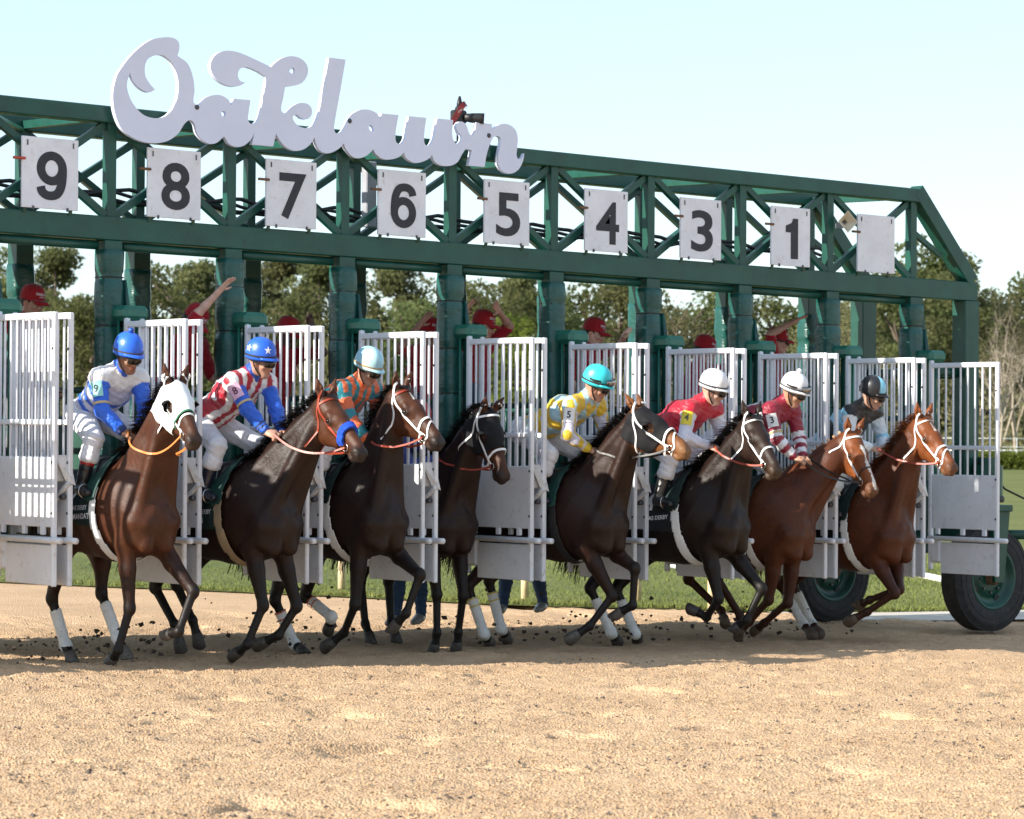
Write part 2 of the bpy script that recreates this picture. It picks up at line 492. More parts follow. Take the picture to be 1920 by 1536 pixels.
rg = np.random.default_rng(3); V, Fc = clod_field(rg, 60000, .004, .009, 2.2)
o = fast_mesh('dirt_clods', V, Fc, M_dirt, None, False); tag(o, 'loose tan dirt crumbs strewn over the race track', 'dirt clods', kind='stuff')
M_fleck = paint('damp_clod', (.13, .105, .085), .95, .3, 30, .4)
V, Fc = clod_field(rg, 7000, .005, .014, 2.4, lambda x, y: vnoise(x * 1.3, y * 2.1, 31) > .60, 1.5)
o = fast_mesh('damp_clods', V, Fc, M_fleck, None, False); tag(o, 'small damp dark clods scattered over the race track', 'dirt clods', kind='stuff')

# infield turf beyond the track
def grass_mat(name, a, b_):
    m, nt, b = newmat(name); f = noise(nt, .22, 6, .65); g = noise(nt, 14, 5, .7)
    c = ramp(nt, f, [(.3, a), (.7, b_)]); v = ramp(nt, g, [(.25, (.7, .72, .6)), (.75, (1.15, 1.12, 1.1))]); c = mixc(nt, 1., c, v, 'MULTIPLY')
    nt.links.new(c, b.inputs['Base Color']); b.inputs['Roughness'].default_value = .85; b.inputs['Specular IOR Level'].default_value = .2
    bump(nt, b, g, .6, .05); return m
M_turf = grass_mat('turf', (.105, .130, .034), (.180, .195, .062)); M_blade = grass_mat('grass_blades', (.12, .155, .036), (.21, .23, .07))
EDGE = spline([(60, -14), (22, -1.2), (15.5, 1.8), (12.7, 2.8), (11.7, 3.4), (10.7, 4.4), (9.4, 5.7), (8.7, 7.7), (7.7, 9.9), (6.2, 12.9), (3.6, 20), (0, 33), (-14, 70), (-60, 190)], 6)
od = np.array((.82, .57)); ds = np.array([0, .3, .8, 1.6, 3, 6, 12, 25, 50, 100, 200, 420, 900])
Vt = []; ne, nd = len(EDGE), len(ds)
for i, e in enumerate(EDGE):
    for j, s_ in enumerate(ds):
        p = e + od * s_; wob = .10 * (vnoise(np.array([e[0] * 3.1]), np.array([e[1] * 3.3]), 8)[0] - .5) if j == 0 else 0
        Vt.append((p[0] + wob, p[1] - wob, gz(p[0]) + (.006 if j == 0 else .045)))
Qt = [(i * nd + j, i * nd + j + 1, (i + 1) * nd + j + 1, (i + 1) * nd + j) for i in range(ne - 1) for j in range(nd - 1)]
turf = mesh_obj('infield_turf', Vt, Qt, M_turf, smooth=True); tag(turf, kind='structure')
V = []; Fc = []
for k in range(90000):
    e = EDGE[0] * 0; t = rg.uniform(10, 62); i = int(t); fr = t - i
    e = EDGE[i] * (1 - fr) + EDGE[i + 1] * fr; s_ = rg.random() ** 1.7 * 16
    p = e + od * s_ + rg.normal(0, .03, 2)
    h_ = rg.uniform(.02, .055) * (1 + .5 * rg.random()); a = rg.uniform(0, 6.28); w_ = rg.uniform(.004, .009) * (1 + s_ * .08); z = gz(p[0]) + .02
    q = np.array((math.cos(a), math.sin(a))) * w_; l_ = rg.normal(0, .03, 2); n = len(V)
    V += [(p[0] - q[0], p[1] - q[1], z), (p[0] + q[0], p[1] + q[1], z), (p[0] + l_[0], p[1] + l_[1], z + h_)]; Fc.append((n, n + 1, n + 2))
o = mesh_obj('grass_blades', V, Fc, M_blade); tag(o, 'short green grass of the infield turf', 'grass', kind='stuff')
# sunlit track sand beside the turf, its brightness put into a pale sheet
M_sunsand = paint('sunlit_sand', (.52, .47, .40), .9, .08, 2.2, .4, 40)
P_ = spline([(10.9, 2.0), (12.2, 1.3), (14.5, .4), (19, -1.9), (30, -6)], 6); W_ = spline([(11.4, 3.5), (12.8, 2.75), (15.6, 1.75), (22, -1.15), (40, -7)], 6)
Vp = [(a[0], a[1], gz(a[0]) + .012) for a in P_] + [(a[0], a[1], gz(a[0]) + .012) for a in W_]; n = len(P_)
o = mesh_obj('sunlit_sand_strip', Vp, [(i, i + 1, n + i + 1, n + i) for i in range(n - 1)], M_sunsand); tag(o, kind='structure')
# stanchions and loose rail pipes of the inner rail
M_cream = paint('cream_post', (.66, .52, .32), .55, .08, 9, .1); M_pipe = paint('white_pipe', (.78, .78, .76), .45, .05, 9, .05)
for k, (x, y, lab) in enumerate(((10.0, 6.24, 'short cream stanchion at the turf edge below number board five'), (11.18, 5.54, 'short cream stanchion at the turf edge behind the hind legs of the dark brown horse'),
                                (10.91, 3.9, 'short cream stanchion at the turf edge under the bright chestnut horse'), (9.2, 8.94, 'short cream stanchion at the turf edge under the dark horse with red browband'))):
    st = empty('rail_stanchion', (x, y, gz(x))); tag(st, lab, 'post', 'inner rail stanchions')
    MB().tube([(0, 0, -.05), (0, 0, .74)], .048, 12).build('post', M_cream, st, True); MB().lathe([(.0001, .03), (.04, .025), (.052, .0), (.048, -.03)], (0, 0, .74), (0, 0, 1), 12).build('cap', M_pipe, st, True)
for a, b, lab in (((19.2, 9.0), (17.9, 6.95), 'white rail pipe lying on the turf behind the red chestnut horse'), ((17.45, 12.1), (16.9, 11.0), 'white rail pipe lying on the turf behind the dark brown horse')):
    mx, my = (a[0] + b[0]) / 2, (a[1] + b[1]) / 2; pe = empty('rail_pipe', (mx, my, gz(mx))); tag(pe, lab, 'pipe', 'loose rail pipes')
    MB().tube([(a[0] - mx, a[1] - my, .085), (b[0] - mx, b[1] - my, .085)], .045, 12).build('pipe', M_pipe, pe, True); MB().tube([(a[0] - mx, a[1] - my, .085), (a[0] - mx, a[1] - my, .30)], .05, 12).build('elbow', M_pipe, pe, True)

# ---------------------------------------------------------------- trees
def at(px, D, dz=0.):
    """ground point at image column px and distance D from the camera"""
    d = _f * 5640 + _r2 * (px - 960); d = d / (d @ _f); p = CAM + d * D; return np.array((p[0], p[1], -.212 + dz))
def leaf_mat(name, a, b_, tr=.6):
    m, nt, b = newmat(name); oi = N(nt, 'ShaderNodeObjectInfo'); f = noise(nt, .45, 4, .6); g = noise(nt, 2.6, 4, .7)
    c = ramp(nt, f, [(.3, a), (.72, b_)]); v = ramp(nt, g, [(.25, (.62, .62, .6)), (.75, (1.2, 1.2, 1.15))]); c = mixc(nt, 1., c, v, 'MULTIPLY')
    hs = N(nt, 'ShaderNodeHueSaturation'); mr = N(nt, 'ShaderNodeMapRange'); mr.inputs[3].default_value = .75; mr.inputs[4].default_value = 1.3; nt.links.new(oi.outputs['Random'], mr.inputs[0]); nt.links.new(mr.outputs[0], hs.inputs['Value'])
    mr2 = N(nt, 'ShaderNodeMapRange'); mr2.inputs[3].default_value = .478; mr2.inputs[4].default_value = .515; nt.links.new(oi.outputs['Random'], mr2.inputs[0]); nt.links.new(mr2.outputs[0], hs.inputs['Hue'])
    nt.links.new(c, hs.inputs['Color']); nt.links.new(hs.outputs[0], b.inputs['Base Color']); b.inputs['Roughness'].default_value = .7; b.inputs['Specular IOR Level'].default_value = .2
    t = N(nt, 'ShaderNodeBsdfTranslucent'); nt.links.new(hs.outputs[0], t.inputs['Color']); mx = N(nt, 'ShaderNodeMixShader'); mx.inputs[0].default_value = tr
    out = nt.nodes['Material Output']; nt.links.new(b.outputs[0], mx.inputs[1]); nt.links.new(t.outputs[0], mx.inputs[2]); nt.links.new(mx.outputs[0], out.inputs[0]); return m
M_pine = leaf_mat('pine_needles', (.115, .145, .056), (.225, .23, .105)); M_dark = leaf_mat('evergreen_leaves', (.095, .125, .045), (.200, .212, .085)); M_fresh = leaf_mat('spring_leaves', (.13, .19, .03), (.22, .28, .055)); M_olive = leaf_mat('olive_buds', (.17, .165, .080), (.27, .245, .135))
M_bark = paint('bark', (.15, .115, .085), .9, .25, 3, .5, 14); M_pale = paint('pale_bark', (.36, .30, .23), .85, .2, 3, .4, 14)
def clumps(rg, cs, per, leaf, flat=.7):
    """leaf-sized faces spread through clumps: centre, radius"""
    V = []; Q = []
    C_ = np.concatenate([np.repeat(np.array([c]), int(per * (r / .9) ** 2) + 5, 0) for c, r in cs]); R_ = np.concatenate([np.full(int(per * (r / .9) ** 2) + 5, r) for c, r in cs])
    n = len(C_); d = rg.normal(0, 1, (n, 3)); d /= np.linalg.norm(d, axis=1)[:, None]
    P = C_ + d * (R_ * rg.uniform(.35, 1.06, n) ** .7)[:, None] * np.array((1, 1, flat))
    a = rg.normal(0, 1, (n, 3)); a /= np.linalg.norm(a, axis=1)[:, None]; b = np.cross(a, rg.normal(0, 1, (n, 3))); b /= np.linalg.norm(b, axis=1)[:, None]
    s = (leaf * rg.uniform(.55, 1.35, n))[:, None]
    V = np.stack([P - a * s, P - b * s * .55, P + a * s, P + b * s * .55], 1).reshape(-1, 3)
    return V, np.arange(n * 4).reshape(-1, 4)
def limb(mb, p, d, L, r, rg, k=4, droop=0.):
    pts = [np.array(p, float)]; d = np.array(d, float)
    for i in range(k):
        d = d + rg.normal(0, .12, 3) + np.array((0, 0, droop)); d /= np.linalg.norm(d); pts.append(pts[-1] + d * L / k)
    mb.tube(pts, r, 6, False, np.linspace(r, r * .35, k + 1)); return pts
def make_tree(kind, h, seed):
    rg = np.random.default_rng(seed); mb = MB(); cs = []
    if kind == 'pine':
        tr = [np.array((0, 0, -.3))]; 
        for i in range(8): tr.append(np.array((rg.normal(0, .12) * i * .3, rg.normal(0, .12) * i * .3, h * .93 * (i + 1) / 8)))
        mb.tube(tr, .3, 8, True, np.linspace(h * .018, h * .004, 9)); z0 = .40 if seed % 2 else .3
        for k in range(34):
            f = z0 + (1 - z0) * (k + rg.random()) / 34; i = min(int(f / .93 * 8), 7); p = tr[i] + (tr[i + 1] - tr[i]) * min(1, f / .93 * 8 - i)
            L = h * (.26 * (1 - f) ** .65 + .05) * rg.uniform(.6, 1.2); a = rg.uniform(0, 6.28)
            pts = limb(mb, p, (math.cos(a), math.sin(a), rg.uniform(.05, .5)), L, h * .006, rg, 3)
            for q in (pts[-1], pts[-2]): cs.append((q + rg.normal(0, .15, 3), h * rg.uniform(.050, .095)))
        cs.append((tr[-1], h * .06)); V, Q = clumps(rg, cs, 110, .17, .7); lm = M_pine
    elif kind in ('round', 'fresh', 'olive'):
        tr = limb(mb, (0, 0, -.3), (0, 0, 1), h * .7, h * .02, rg, 6)
        for k in range(46):
            a = rg.uniform(0, 6.28); cz = rg.uniform(-1, 1); rr = rg.uniform(.45, 1.) ** .6; q = np.array((math.cos(a) * math.sqrt(1 - cz * cz) * rr * h * .25, math.sin(a) * math.sqrt(1 - cz * cz) * rr * h * .25, h * (.56 + .36 * cz * rr)))
            q = q + rg.normal(0, h * .02, 3); cs.append((q, h * rg.uniform(.06, .115)))
            if k % 3 == 0: i = min(6, max(1, int(q[2] / (h * .7) * 5))); mb.tube([tr[i], (tr[i] + q) / 2 + rg.normal(0, .2, 3), q], .1, 5, False, (h * .009, h * .006, h * .003))
        if kind == 'olive': V, Q = clumps(rg, cs, 42, .13, .85); lm = M_olive
        else: V, Q = clumps(rg, cs, 60, .20, .8); lm = M_fresh if kind == 'fresh' else M_dark
    elif kind == 'bush':
        for k in range(4): limb(mb, (rg.normal(0, .2), rg.normal(0, .2), -.2), rg.normal(0, .4, 3) + (0, 0, 1), h * .6, h * .02, rg, 3)
        for k in range(20): cs.append((np.array((rg.normal(0, h * .34), rg.normal(0, h * .34), h * rg.uniform(.1, .8))), h * rg.uniform(.12, .22)))
        V, Q = clumps(rg, cs, 70, .13, .9); lm = M_fresh if seed % 2 else M_dark
    else:       # bare, budding
        def grow(p, d, L, r, lv):
            pts = limb(mb, p, d, L, r, rg, 3)
            if lv == 0: cs.append((pts[-1], .55)); return
            for k in range(4 if lv > 2 else 3):
                q = pts[rg.integers(1, 4)]; nd = unit_(d + rg.normal(0, .5, 3) + np.array((0, 0, .25))); grow(q, nd, L * rg.uniform(.55, .78), r * .5, lv - 1)
        grow((0, 0, -.3), np.array((0, 0, 1.)), h * .40, h * .010, 4); V, Q = clumps(rg, cs, 14, .055, .9); lm = M_olive
    return mb, (V, Q), lm
def unit_(v): return v / np.linalg.norm(v)
PROTO = {}
def tree(name, kind, h, variant, px, D, lab, cat='tree', group='trees beyond the infield', rz=None, sc=1.):
    key = (kind, variant)
    p = at(px, D); e = empty(name, p, (px * 1.7) % 6.28 if rz is None else rz); e.scale = (sc, sc, sc * h / 14. if kind not in ('bush',) else sc * h / 3.)
    s_ = e.scale[2]; e.scale = (s_ * 1., s_ * 1., s_)
    if key not in PROTO:
        mb, (V, Q), lm = make_tree(kind, 14. if kind != 'bush' else 3., variant * 13 + len(kind))
        t = mb.build('trunk', M_pale if kind == 'bare' else M_bark, e, True); c = fast_mesh('crown', V, Q, lm, e, False); PROTO[key] = (t.data, c.data)
    else:
        for nm, me in zip(('trunk', 'crown'), PROTO[key]): o = bpy.data.objects.new(nm, me); link(o); o.parent = e
    tag(e, lab, cat, group); return e
KL = {'pine': ('pine_tree', 'tall loose pine'), 'round': ('evergreen_tree', 'dark rounded evergreen tree'), 'fresh': ('leafy_tree', 'light green spring tree'), 'olive': ('budding_tree', 'hazy olive budding tree'), 'bare': ('bare_tree', 'bare pale-trunked tree')}
TREES = [(-30, 14.5, 'pine', 'beyond the leftmost padded post'), (40, 11.5, 'round', 'behind the handler in the dark vest'), (105, 14.4, 'pine', 'left of the post beside board nine'), (160, 12, 'round', 'just right of the handler in the dark vest'), (225, 12.2, 'pine', 'behind the post between boards nine and eight'), (290, 14.2, 'round', 'rising under board eight'), (318, 10.4, 'fresh', 'behind the raised arm left of stall eight'),
         (362, 13.6, 'pine', 'behind the raised pink hand'), (455, 11.5, 'round', 'behind the post between boards eight and seven'), (508, 14.3, 'pine', 'under board seven'), (560, 13.2, 'round', 'right of the pine under board seven'), (600, 13.9, 'pine', 'left of the post between boards seven and six'), (590, 9., 'fresh', 'low behind the open doors of stall seven'), (655, 11, 'olive', 'behind the post between boards seven and six'), (742, 13.8, 'pine', 'with sky gaps under board six'), (790, 12., 'round', 'left of the post between boards six and five'),
         (705, 9., 'fresh', 'low behind the doors of stall six'), (840, 12.8, 'round', 'behind the post between boards six and five'), (905, 13.3, 'round', 'behind the handler with both hands raised'), (960, 12.9, 'pine', 'under board five'), (985, 10.8, 'fresh', 'between the raised elbow and the padded post'), (1045, 12.4, 'round', 'behind the post between boards five and four'), (1105, 13.2, 'round', 'under board four'), (1160, 12.4, 'pine', 'left of the post between boards four and three'),
         (1215, 11.8, 'olive', 'behind the post between boards four and three'), (1275, 12.3, 'olive', 'under board three'), (1330, 12.6, 'round', 'right under board three'), (1385, 11.8, 'olive', 'behind the post between boards three and one'), (1440, 13.2, 'round', 'behind the raised hand under board one'), (1485, 11, 'fresh', 'right of the raised hand under board one'), (1535, 12.7, 'olive', 'behind the post right of board one'), (1590, 12.6, 'olive', 'under the blank board'), (1640, 13.0, 'round', 'behind the rear end post'),
         (1705, 16.8, 'round', 'tallest, inside the sloping end of the gate'), (1760, 15.6, 'round', 'just right of the sloping end beam'), (1795, 13.4, 'pine', 'behind the end post of the gate'), (1850, 12.8, 'round', 'right of the end post'), (1838, 16.0, 'bare', 'thin, right of the gate end'), (1905, 16.4, 'bare', 'at the right picture edge'), (1895, 12.6, 'olive', 'under the pale bare tree at the right edge'), (1868, 15.2, 'bare', 'between the two other bare trees at the right'), (1945, 13.6, 'round', 'cut by the right picture edge'), (1870, 7.5, 'fresh', 'low, right of the last white door')]
for k, (px, h, kd, where) in enumerate(TREES):
    D = 205 + 14 * ((k * 7) % 5) + (25 if kd in ('round', 'pine') else 0) - (18 if kd == 'bare' else 0)
    nm, lb = KL[kd]; tree(nm, kd, h * D / 220. * 1.03, k % 3 + (0 if kd != 'bare' else 5), px, D, '%s %s' % (lb, where))
# undergrowth at the wood's edge: reads as one mass
rg = np.random.default_rng(11); cs = []
for k in range(520):
    px = rg.uniform(-80, 2000); D = rg.uniform(196, 250); p = at(px, D); cs.append((p + (0, 0, rg.uniform(.2, 6.5) * rg.random() + .3), rg.uniform(.8, 1.7)))
V, Q = clumps(rg, cs, 26, .26, .8); o = fast_mesh('undergrowth', V, Q, M_olive, None, False); tag(o, 'brown-green undergrowth along the edge of the wood', 'undergrowth', kind='stuff')
rg = np.random.default_rng(12); cs = []
for k in range(900):
    px = rg.uniform(-80, 2000); D = rg.uniform(248, 285); p = at(px, D); hh = 11.4 + 2.0 * math.sin(px * .021) + 1.2 * math.sin(px * .057 + 1); cs.append((p + (0, 0, rg.uniform(0, hh)), rg.uniform(1.0, 2.0)))
V, Q = clumps(rg, cs, 22, .34, .85); o = fast_mesh('far_wood', V, Q, M_dark, None, False); tag(o, 'dark mass of the wood behind the front trees', 'wood', kind='stuff')
# clipped hedge and rails at the far side of the infield
rg = np.random.default_rng(5); cs = []
for px in np.arange(1836, 2010, 3.): cs.append((at(px, 176) + (0, 0, rg.uniform(.3, .8)), rg.uniform(.5, .75)))
V, Q = clumps(rg, cs, 150, .10, 1.); o = empty('hedge', at(1900, 176)); tag(o, 'bright green hedge below the white rail at the right edge', 'hedge')
c = fast_mesh('foliage', V - np.array(o.location), Q, M_fresh, o, False)
for k in range(14):
    q = at(1838 + 13 * k, 176.6) - np.array(o.location); MB().tube([q, q + (.05, 0, .5)], .05, 5).build('stem', M_bark, o)
def far_rail(name, D, z, label, mat, px0, px1, gap, rails, r):
    A, B = at(px0, D), at(px1, D); e = empty(name, (A + B) / 2); tag(e, label, 'fence'); o_ = np.array(e.location); n = int(np.linalg.norm(B - A) / gap)
    for k in rails: MB().tube([A - o_ + (0, 0, k), B - o_ + (0, 0, k)], r, 6).build('rail', mat, e, True)
    for k in range(n + 1): q = A + (B - A) * k / n - o_; MB().tube([q, q + (0, 0, z)], r * .9, 6).build('post', mat, e, True)
far_rail('running_rail', 186, 1.15, 'white running rail above the hedge at the right edge', M_pipe, 1700, 2010, 2.6, (1.12,), .06)
far_rail('wire_fence', 192, 1.9, 'thin grey fence in front of the trees at the right edge', M_boxgrey if 'M_boxgrey' in globals() else M_pipe, 1700, 2010, 3.0, (1.85, 1.3), .025)
# ---------------------------------------------------------------- starting gate
S = 1.2
M_green = paint('gate_green', (.006, .068, .047), .38, .16, 3.5, .06, 50, dirt=(.010, .035, .024))
M_green2 = paint('gate_green_cap', (.018, .145, .100), .3, .12, 5, .08, 40, dirt=(.03, .07, .05))
M_deck = paint('gate_deck_green', (.012, .062, .042), .6, .2, 4, .1)
M_dwhite = paint('gate_white', (.74, .76, .80), .42, .05, 4, .06, 70, dirt=(.50, .46, .40))
M_bwhite = paint('board_white', (.74, .76, .81), .5, .06, 4, .08, 70, dirt=(.55, .53, .50))
M_sign = paint('sign_white', (.66, .71, .86), .5, .02, 3, .03, 70)
M_num = paint('numeral_black', (.025, .027, .036), .6, .15, 12, .05)
M_rust = paint('latch_wood', (.16, .085, .04), .8, .4, 30, .3)
M_bolt = paint('bolt_grey', (.10, .10, .11), .45, .2, 30, 0, metal=.6)
M_rubber = paint('tyre_rubber', (.022, .022, .024), .75, .25, 9, .25, 60, dirt=(.11, .085, .06))
M_cable = paint('cable_black', (.012, .013, .014), .5, .2, 20, .1)
M_boxgrey = paint('box_grey', (.30, .31, .34), .45, .08, 8, .05)
M_horn = paint('horn_cream', (.55, .50, .38), .5, .1, 8, .05)

def vinyl_mat():
    m, nt, b = newmat('pad_vinyl')
    f = noise(nt, 5, 5, .6); c = ramp(nt, f, [(.3, (.005, .055, .046)), (.7, (.010, .092, .078))])
    g = noise(nt, 26, 6, .7); k = ramp(nt, g, [(.62, (0, 0, 0)), (.8, (1, 1, 1))])
    c = mixc(nt, k, c, (.02, .075, .065)); nt.links.new(c, b.inputs['Base Color'])
    rr = N(nt, 'ShaderNodeMapRange'); rr.inputs[3].default_value = .2; rr.inputs[4].default_value = .42; nt.links.new(g, rr.inputs[0]); nt.links.new(rr.outputs[0], b.inputs['Roughness'])
    tc = N(nt, 'ShaderNodeTexCoord'); mp = N(nt, 'ShaderNodeMapping'); mp.inputs['Scale'].default_value = (7, 7, 19); mp.inputs['Rotation'].default_value = (.35, .2, 0)
    nt.links.new(tc.outputs['Object'], mp.inputs[0]); w_ = noise(nt, 1., 3, .55, vec=mp.outputs[0], dist=1.2)
    bump(nt, b, w_, .38, .02); return m
M_vinyl = vinyl_mat()

gate = empty('starting_gate', (4.8, .7, gz(4.8)))
tag(gate, 'green racetrack starting gate with padded posts, white open doors and number boards', 'starting gate')
G0 = np.array(gate.location)
def gb(mb, name, mat, parent=None, smooth=False, shear=True):
    if shear: mb.shear()
    mb.v = [tuple(np.array(v) - G0) for v in mb.v]
    return mb.build(name, mat, parent or gate, smooth)
XL, XR = -3.1, 11.1
ZL0, ZL1, ZT0, ZT1 = 3.48, 3.68, 4.47, 4.61
YR = 1.53
# main beams
gb(MB().bar((XL, 0, (ZL0 + ZL1) / 2), (XR, 0, (ZL0 + ZL1) / 2), .16, .20, bev=.008), 'lower_front_beam', M_green)
gb(MB().bar((XL, 0, (ZT0 + ZT1) / 2), (10.27, 0, (ZT0 + ZT1) / 2), .16, .14, bev=.008), 'upper_front_beam', M_green)
gb(MB().bar((XL, YR, 3.70), (XR, YR, 3.70), .14, .20, bev=.008), 'lower_rear_beam', M_green)
gb(MB().bar((XL, YR, 4.585), (10.27, YR, 4.585), .14, .13, bev=.008), 'upper_rear_beam', M_green)
for y in (0, YR):
    gb(MB().bar((10.21, y + .003, 4.60), (11.04, y + .003, 3.69), .155, .17, up=(0, 1, 0), bev=.006), 'sloping_end_beam', M_green)
    gb(MB().bar((10.2, y, 4.16), (10.62, y + .01, 3.94), .05, .05), 'end_brace', M_green)
posts_i = [-2.5, -1.5, -.5] + [k + .5 for k in range(9)]
def ring_pad(x, y, z0, z1, hw, hd, seed, cuts):
    """stuffed vinyl sleeve, pinched where it is tied"""
    rg = np.random.default_rng(seed); mb = MB(); n = 20; zs = np.linspace(z0, z1, 46); V = []; ph = rg.uniform(0, 6, 6)
    for z in zs:
        pin = min([abs(z - c) for c in cuts] + [9]); k = 1 - .20 * math.exp(-(pin / .022) ** 2) + .03 * math.sin(z * 13 + ph[0])
        if z == zs[0] or z == zs[-1]: k *= .97
        for j in range(n):
            t = 2 * math.pi * j / n; cx, sy = math.cos(t), math.sin(t); e = 4.
            r = (abs(cx) ** e + abs(sy) ** e) ** (-1 / e)
            wv = 1 + .014 * math.sin(z * 21 + 3 * t + ph[1]) + .008 * math.sin(z * 37 - 2 * t + ph[2]) + .001 * rg.normal()
            V.append((x + hw * k * wv * r * cx, y + hd * k * wv * r * sy, z))
    Fc = [(i * n + j, i * n + (j + 1) % n, (i + 1) * n + (j + 1) % n, (i + 1) * n + j) for i in range(len(zs) - 1) for j in range(n)]
    Fc += [tuple(range(n))[::-1], tuple(range((len(zs) - 1) * n, len(zs) * n))]
    return mb.add(V, Fc)
for q, i in enumerate(posts_i):
    x = i * S - .025
    gb(MB().bar((x, 0, 1.0), (x, 0, ZL0 - .002), .17, .17, up=(0, 1, 0), bev=.006), 'front_post', M_green)
    cuts = [3.16 + .02 * math.sin(q * 3.), 2.74 + .03 * math.sin(q * 5.), 2.30, 1.85]
    pd = gb(ring_pad(x, -.01, 1.35, 3.39 + .012 * math.sin(q * 7), .105, .115, q, cuts), 'post_pad', M_vinyl, None, True)
    for c in cuts: gb(MB().tube([(x + .097 * math.cos(t) * (1 / max(abs(math.cos(t)), abs(math.sin(t)))) ** .6, -.01 + .105 * math.sin(t) * (1 / max(abs(math.cos(t)), abs(math.sin(t)))) ** .6, c) for t in np.linspace(0, 2 * math.pi, 17)], .006, 5, False), 'tie_cord', M_cable, pd)
    # loose flap of the sleeve
    if q % 3 != 1:
        zz = 2.95; fl = MB().add([(x + .10, -.125, zz + .2), (x + .115, -.155, zz), (x + .125, -.17, zz - .22), (x + .11, .02, zz + .2), (x + .125, .02, zz), (x + .13, .02, zz - .25)], [(0, 1, 4, 3), (1, 2, 5, 4)])
        o = gb(fl, 'pad_flap', M_vinyl, pd, True); md = o.modifiers.new('t', 'SOLIDIFY'); md.thickness = .012
    gb(MB().bar((x, YR, 1.0), (x, YR, 3.598), .17, .17, up=(0, 1, 0), bev=.006), 'rear_post', M_green)
    cuts = [3.02, 2.6, 2.1]
    pd = gb(ring_pad(x, YR, 1.3, 3.36 - .02 * (q % 2), .105, .11, q + 40, cuts), 'post_pad', M_vinyl, None, True)
    # truss uprights
    for y in (0, YR):
        gb(MB().bar((x, y, ZL1 + (.001 if y == 0 else .121)), (x, y, ZT0 if y == 0 else 4.52), .085, .085, up=(0, 1, 0)), 'truss_upright', M_green)
    # top cross members
    gb(MB().bar((x, .08, 4.54), (x, YR - .07, 4.57), .07, .07), 'top_cross_bar', M_green)
    gb(MB().bar((x, .08, 3.58), (x, YR - .07, 3.66), .09, .10), 'lower_cross_bar', M_green)
    # padded divider of the stall behind the post
    gb(MB().box((x + .02, 1.45, 1.62), (.10, 2.3, .75), .03), 'stall_divider', M_deck)
    gb(MB().box((x + .02, 1.45, .98), (.16, 2.3, .30), .05), 'divider_ledge', M_green)
    for z in (2.22,):
        gb(MB().tube([(x + .02, .12, z), (x + .02, 2.62, z)], .028, 8), 'divider_rail', M_green, None, True)
    for y in np.arange(.5, 2.6, .25): gb(MB().tube([(x + .02, y, 1.98), (x + .02, y, 2.20)], .014, 6), 'divider_bar', M_green, None, True)
for a, b in zip(posts_i[:-1], posts_i[1:]):
    xa, xb = a * S - .025, b * S - .025
    for y, z0, z1 in ((0, ZL1, ZT0), (YR, 3.80, 4.52)):
        yo = .012 if y == 0 else -.012
        gb(MB().bar((xa + .05, y + yo, z0 + .01), (xb - .05, y + yo, z1 - .01), .06, .06, up=(0, 1, 0)), 'truss_brace', M_green)
        gb(MB().bar((xa + .05, y - yo, z1 - .01), (xb - .05, y - yo, z0 + .01), .058, .058, up=(0, 1, 0)), 'truss_brace', M_green)
    gb(MB().bar((xa + .04, .09, 4.50), (xb - .04, YR - .08, 4.52), .05, .03), 'top_brace', M_green2)
    gb(MB().bar((xa + .03, -.0, ZL0 - .045), (xb - .11, -.0, ZL0 - .045), .07, .07), 'roller_housing', M_deck) if False else gb(MB().tube([(xa + .12, -.01, ZL0 - .045), (xb - .12, -.01, ZL0 - .045)], .04, 10), 'roller_tube', M_green, None, True)
    gb(MB().box(((xa + xb) / 2, YR / 2, 3.53), (S - .012, YR - .3, .03)), 'deck_panel', M_deck)
    # rear tail gates, closed
    for k in (0, 1):
        t = gb(MB().tube([(xa + .10 + .5 * k, 2.68, 2.20), (xa + .60 + .5 * k - .03, 2.68, 2.20)], .026, 8), 'tail_gate', M_green, None, True)
        gb(MB().box((xa + .35 + .5 * k, 2.68, 1.2), (.46, .06, .7), .02), 'tail_panel', M_deck, t)
        for j in range(5): gb(MB().tube([(xa + .14 + .5 * k + j * .10, 2.68, 1.55), (xa + .14 + .5 * k + j * .10, 2.68, 2.19)], .013, 6), 'bar', M_green, t, True)
# outrigger end frame
for y in (0, YR):
    gb(MB().bar((11.0, y, 1.1), (11.0, y, ZL0 - .001 if y == 0 else 3.6), .21, .2, up=(0, 1, 0), bev=.008), 'end_post', M_green)
gb(MB().tube([(11.0, .1, 2.72), (11.0, YR - .1, 2.72)], .06, 12), 'end_cross_tube', M_green, None, True)
gb(MB().bar((10.25, .02, 3.47), (10.62, .02, 1.1), .12, .12, up=(0, 1, 0)), 'end_strut', M_green)
gb(MB().tube([(10.55, .03, 2.72), (10.90, .03, 2.72)], .05, 12), 'end_side_tube', M_green, None, True)
gb(MB().box((11.0, .75, 1.05), (.26, 1.9, .22), .02), 'axle_beam', M_green)
gb(MB().box((10.6, .45, .93), (.9, .16, .18), .02), 'tow_beam', M_green)

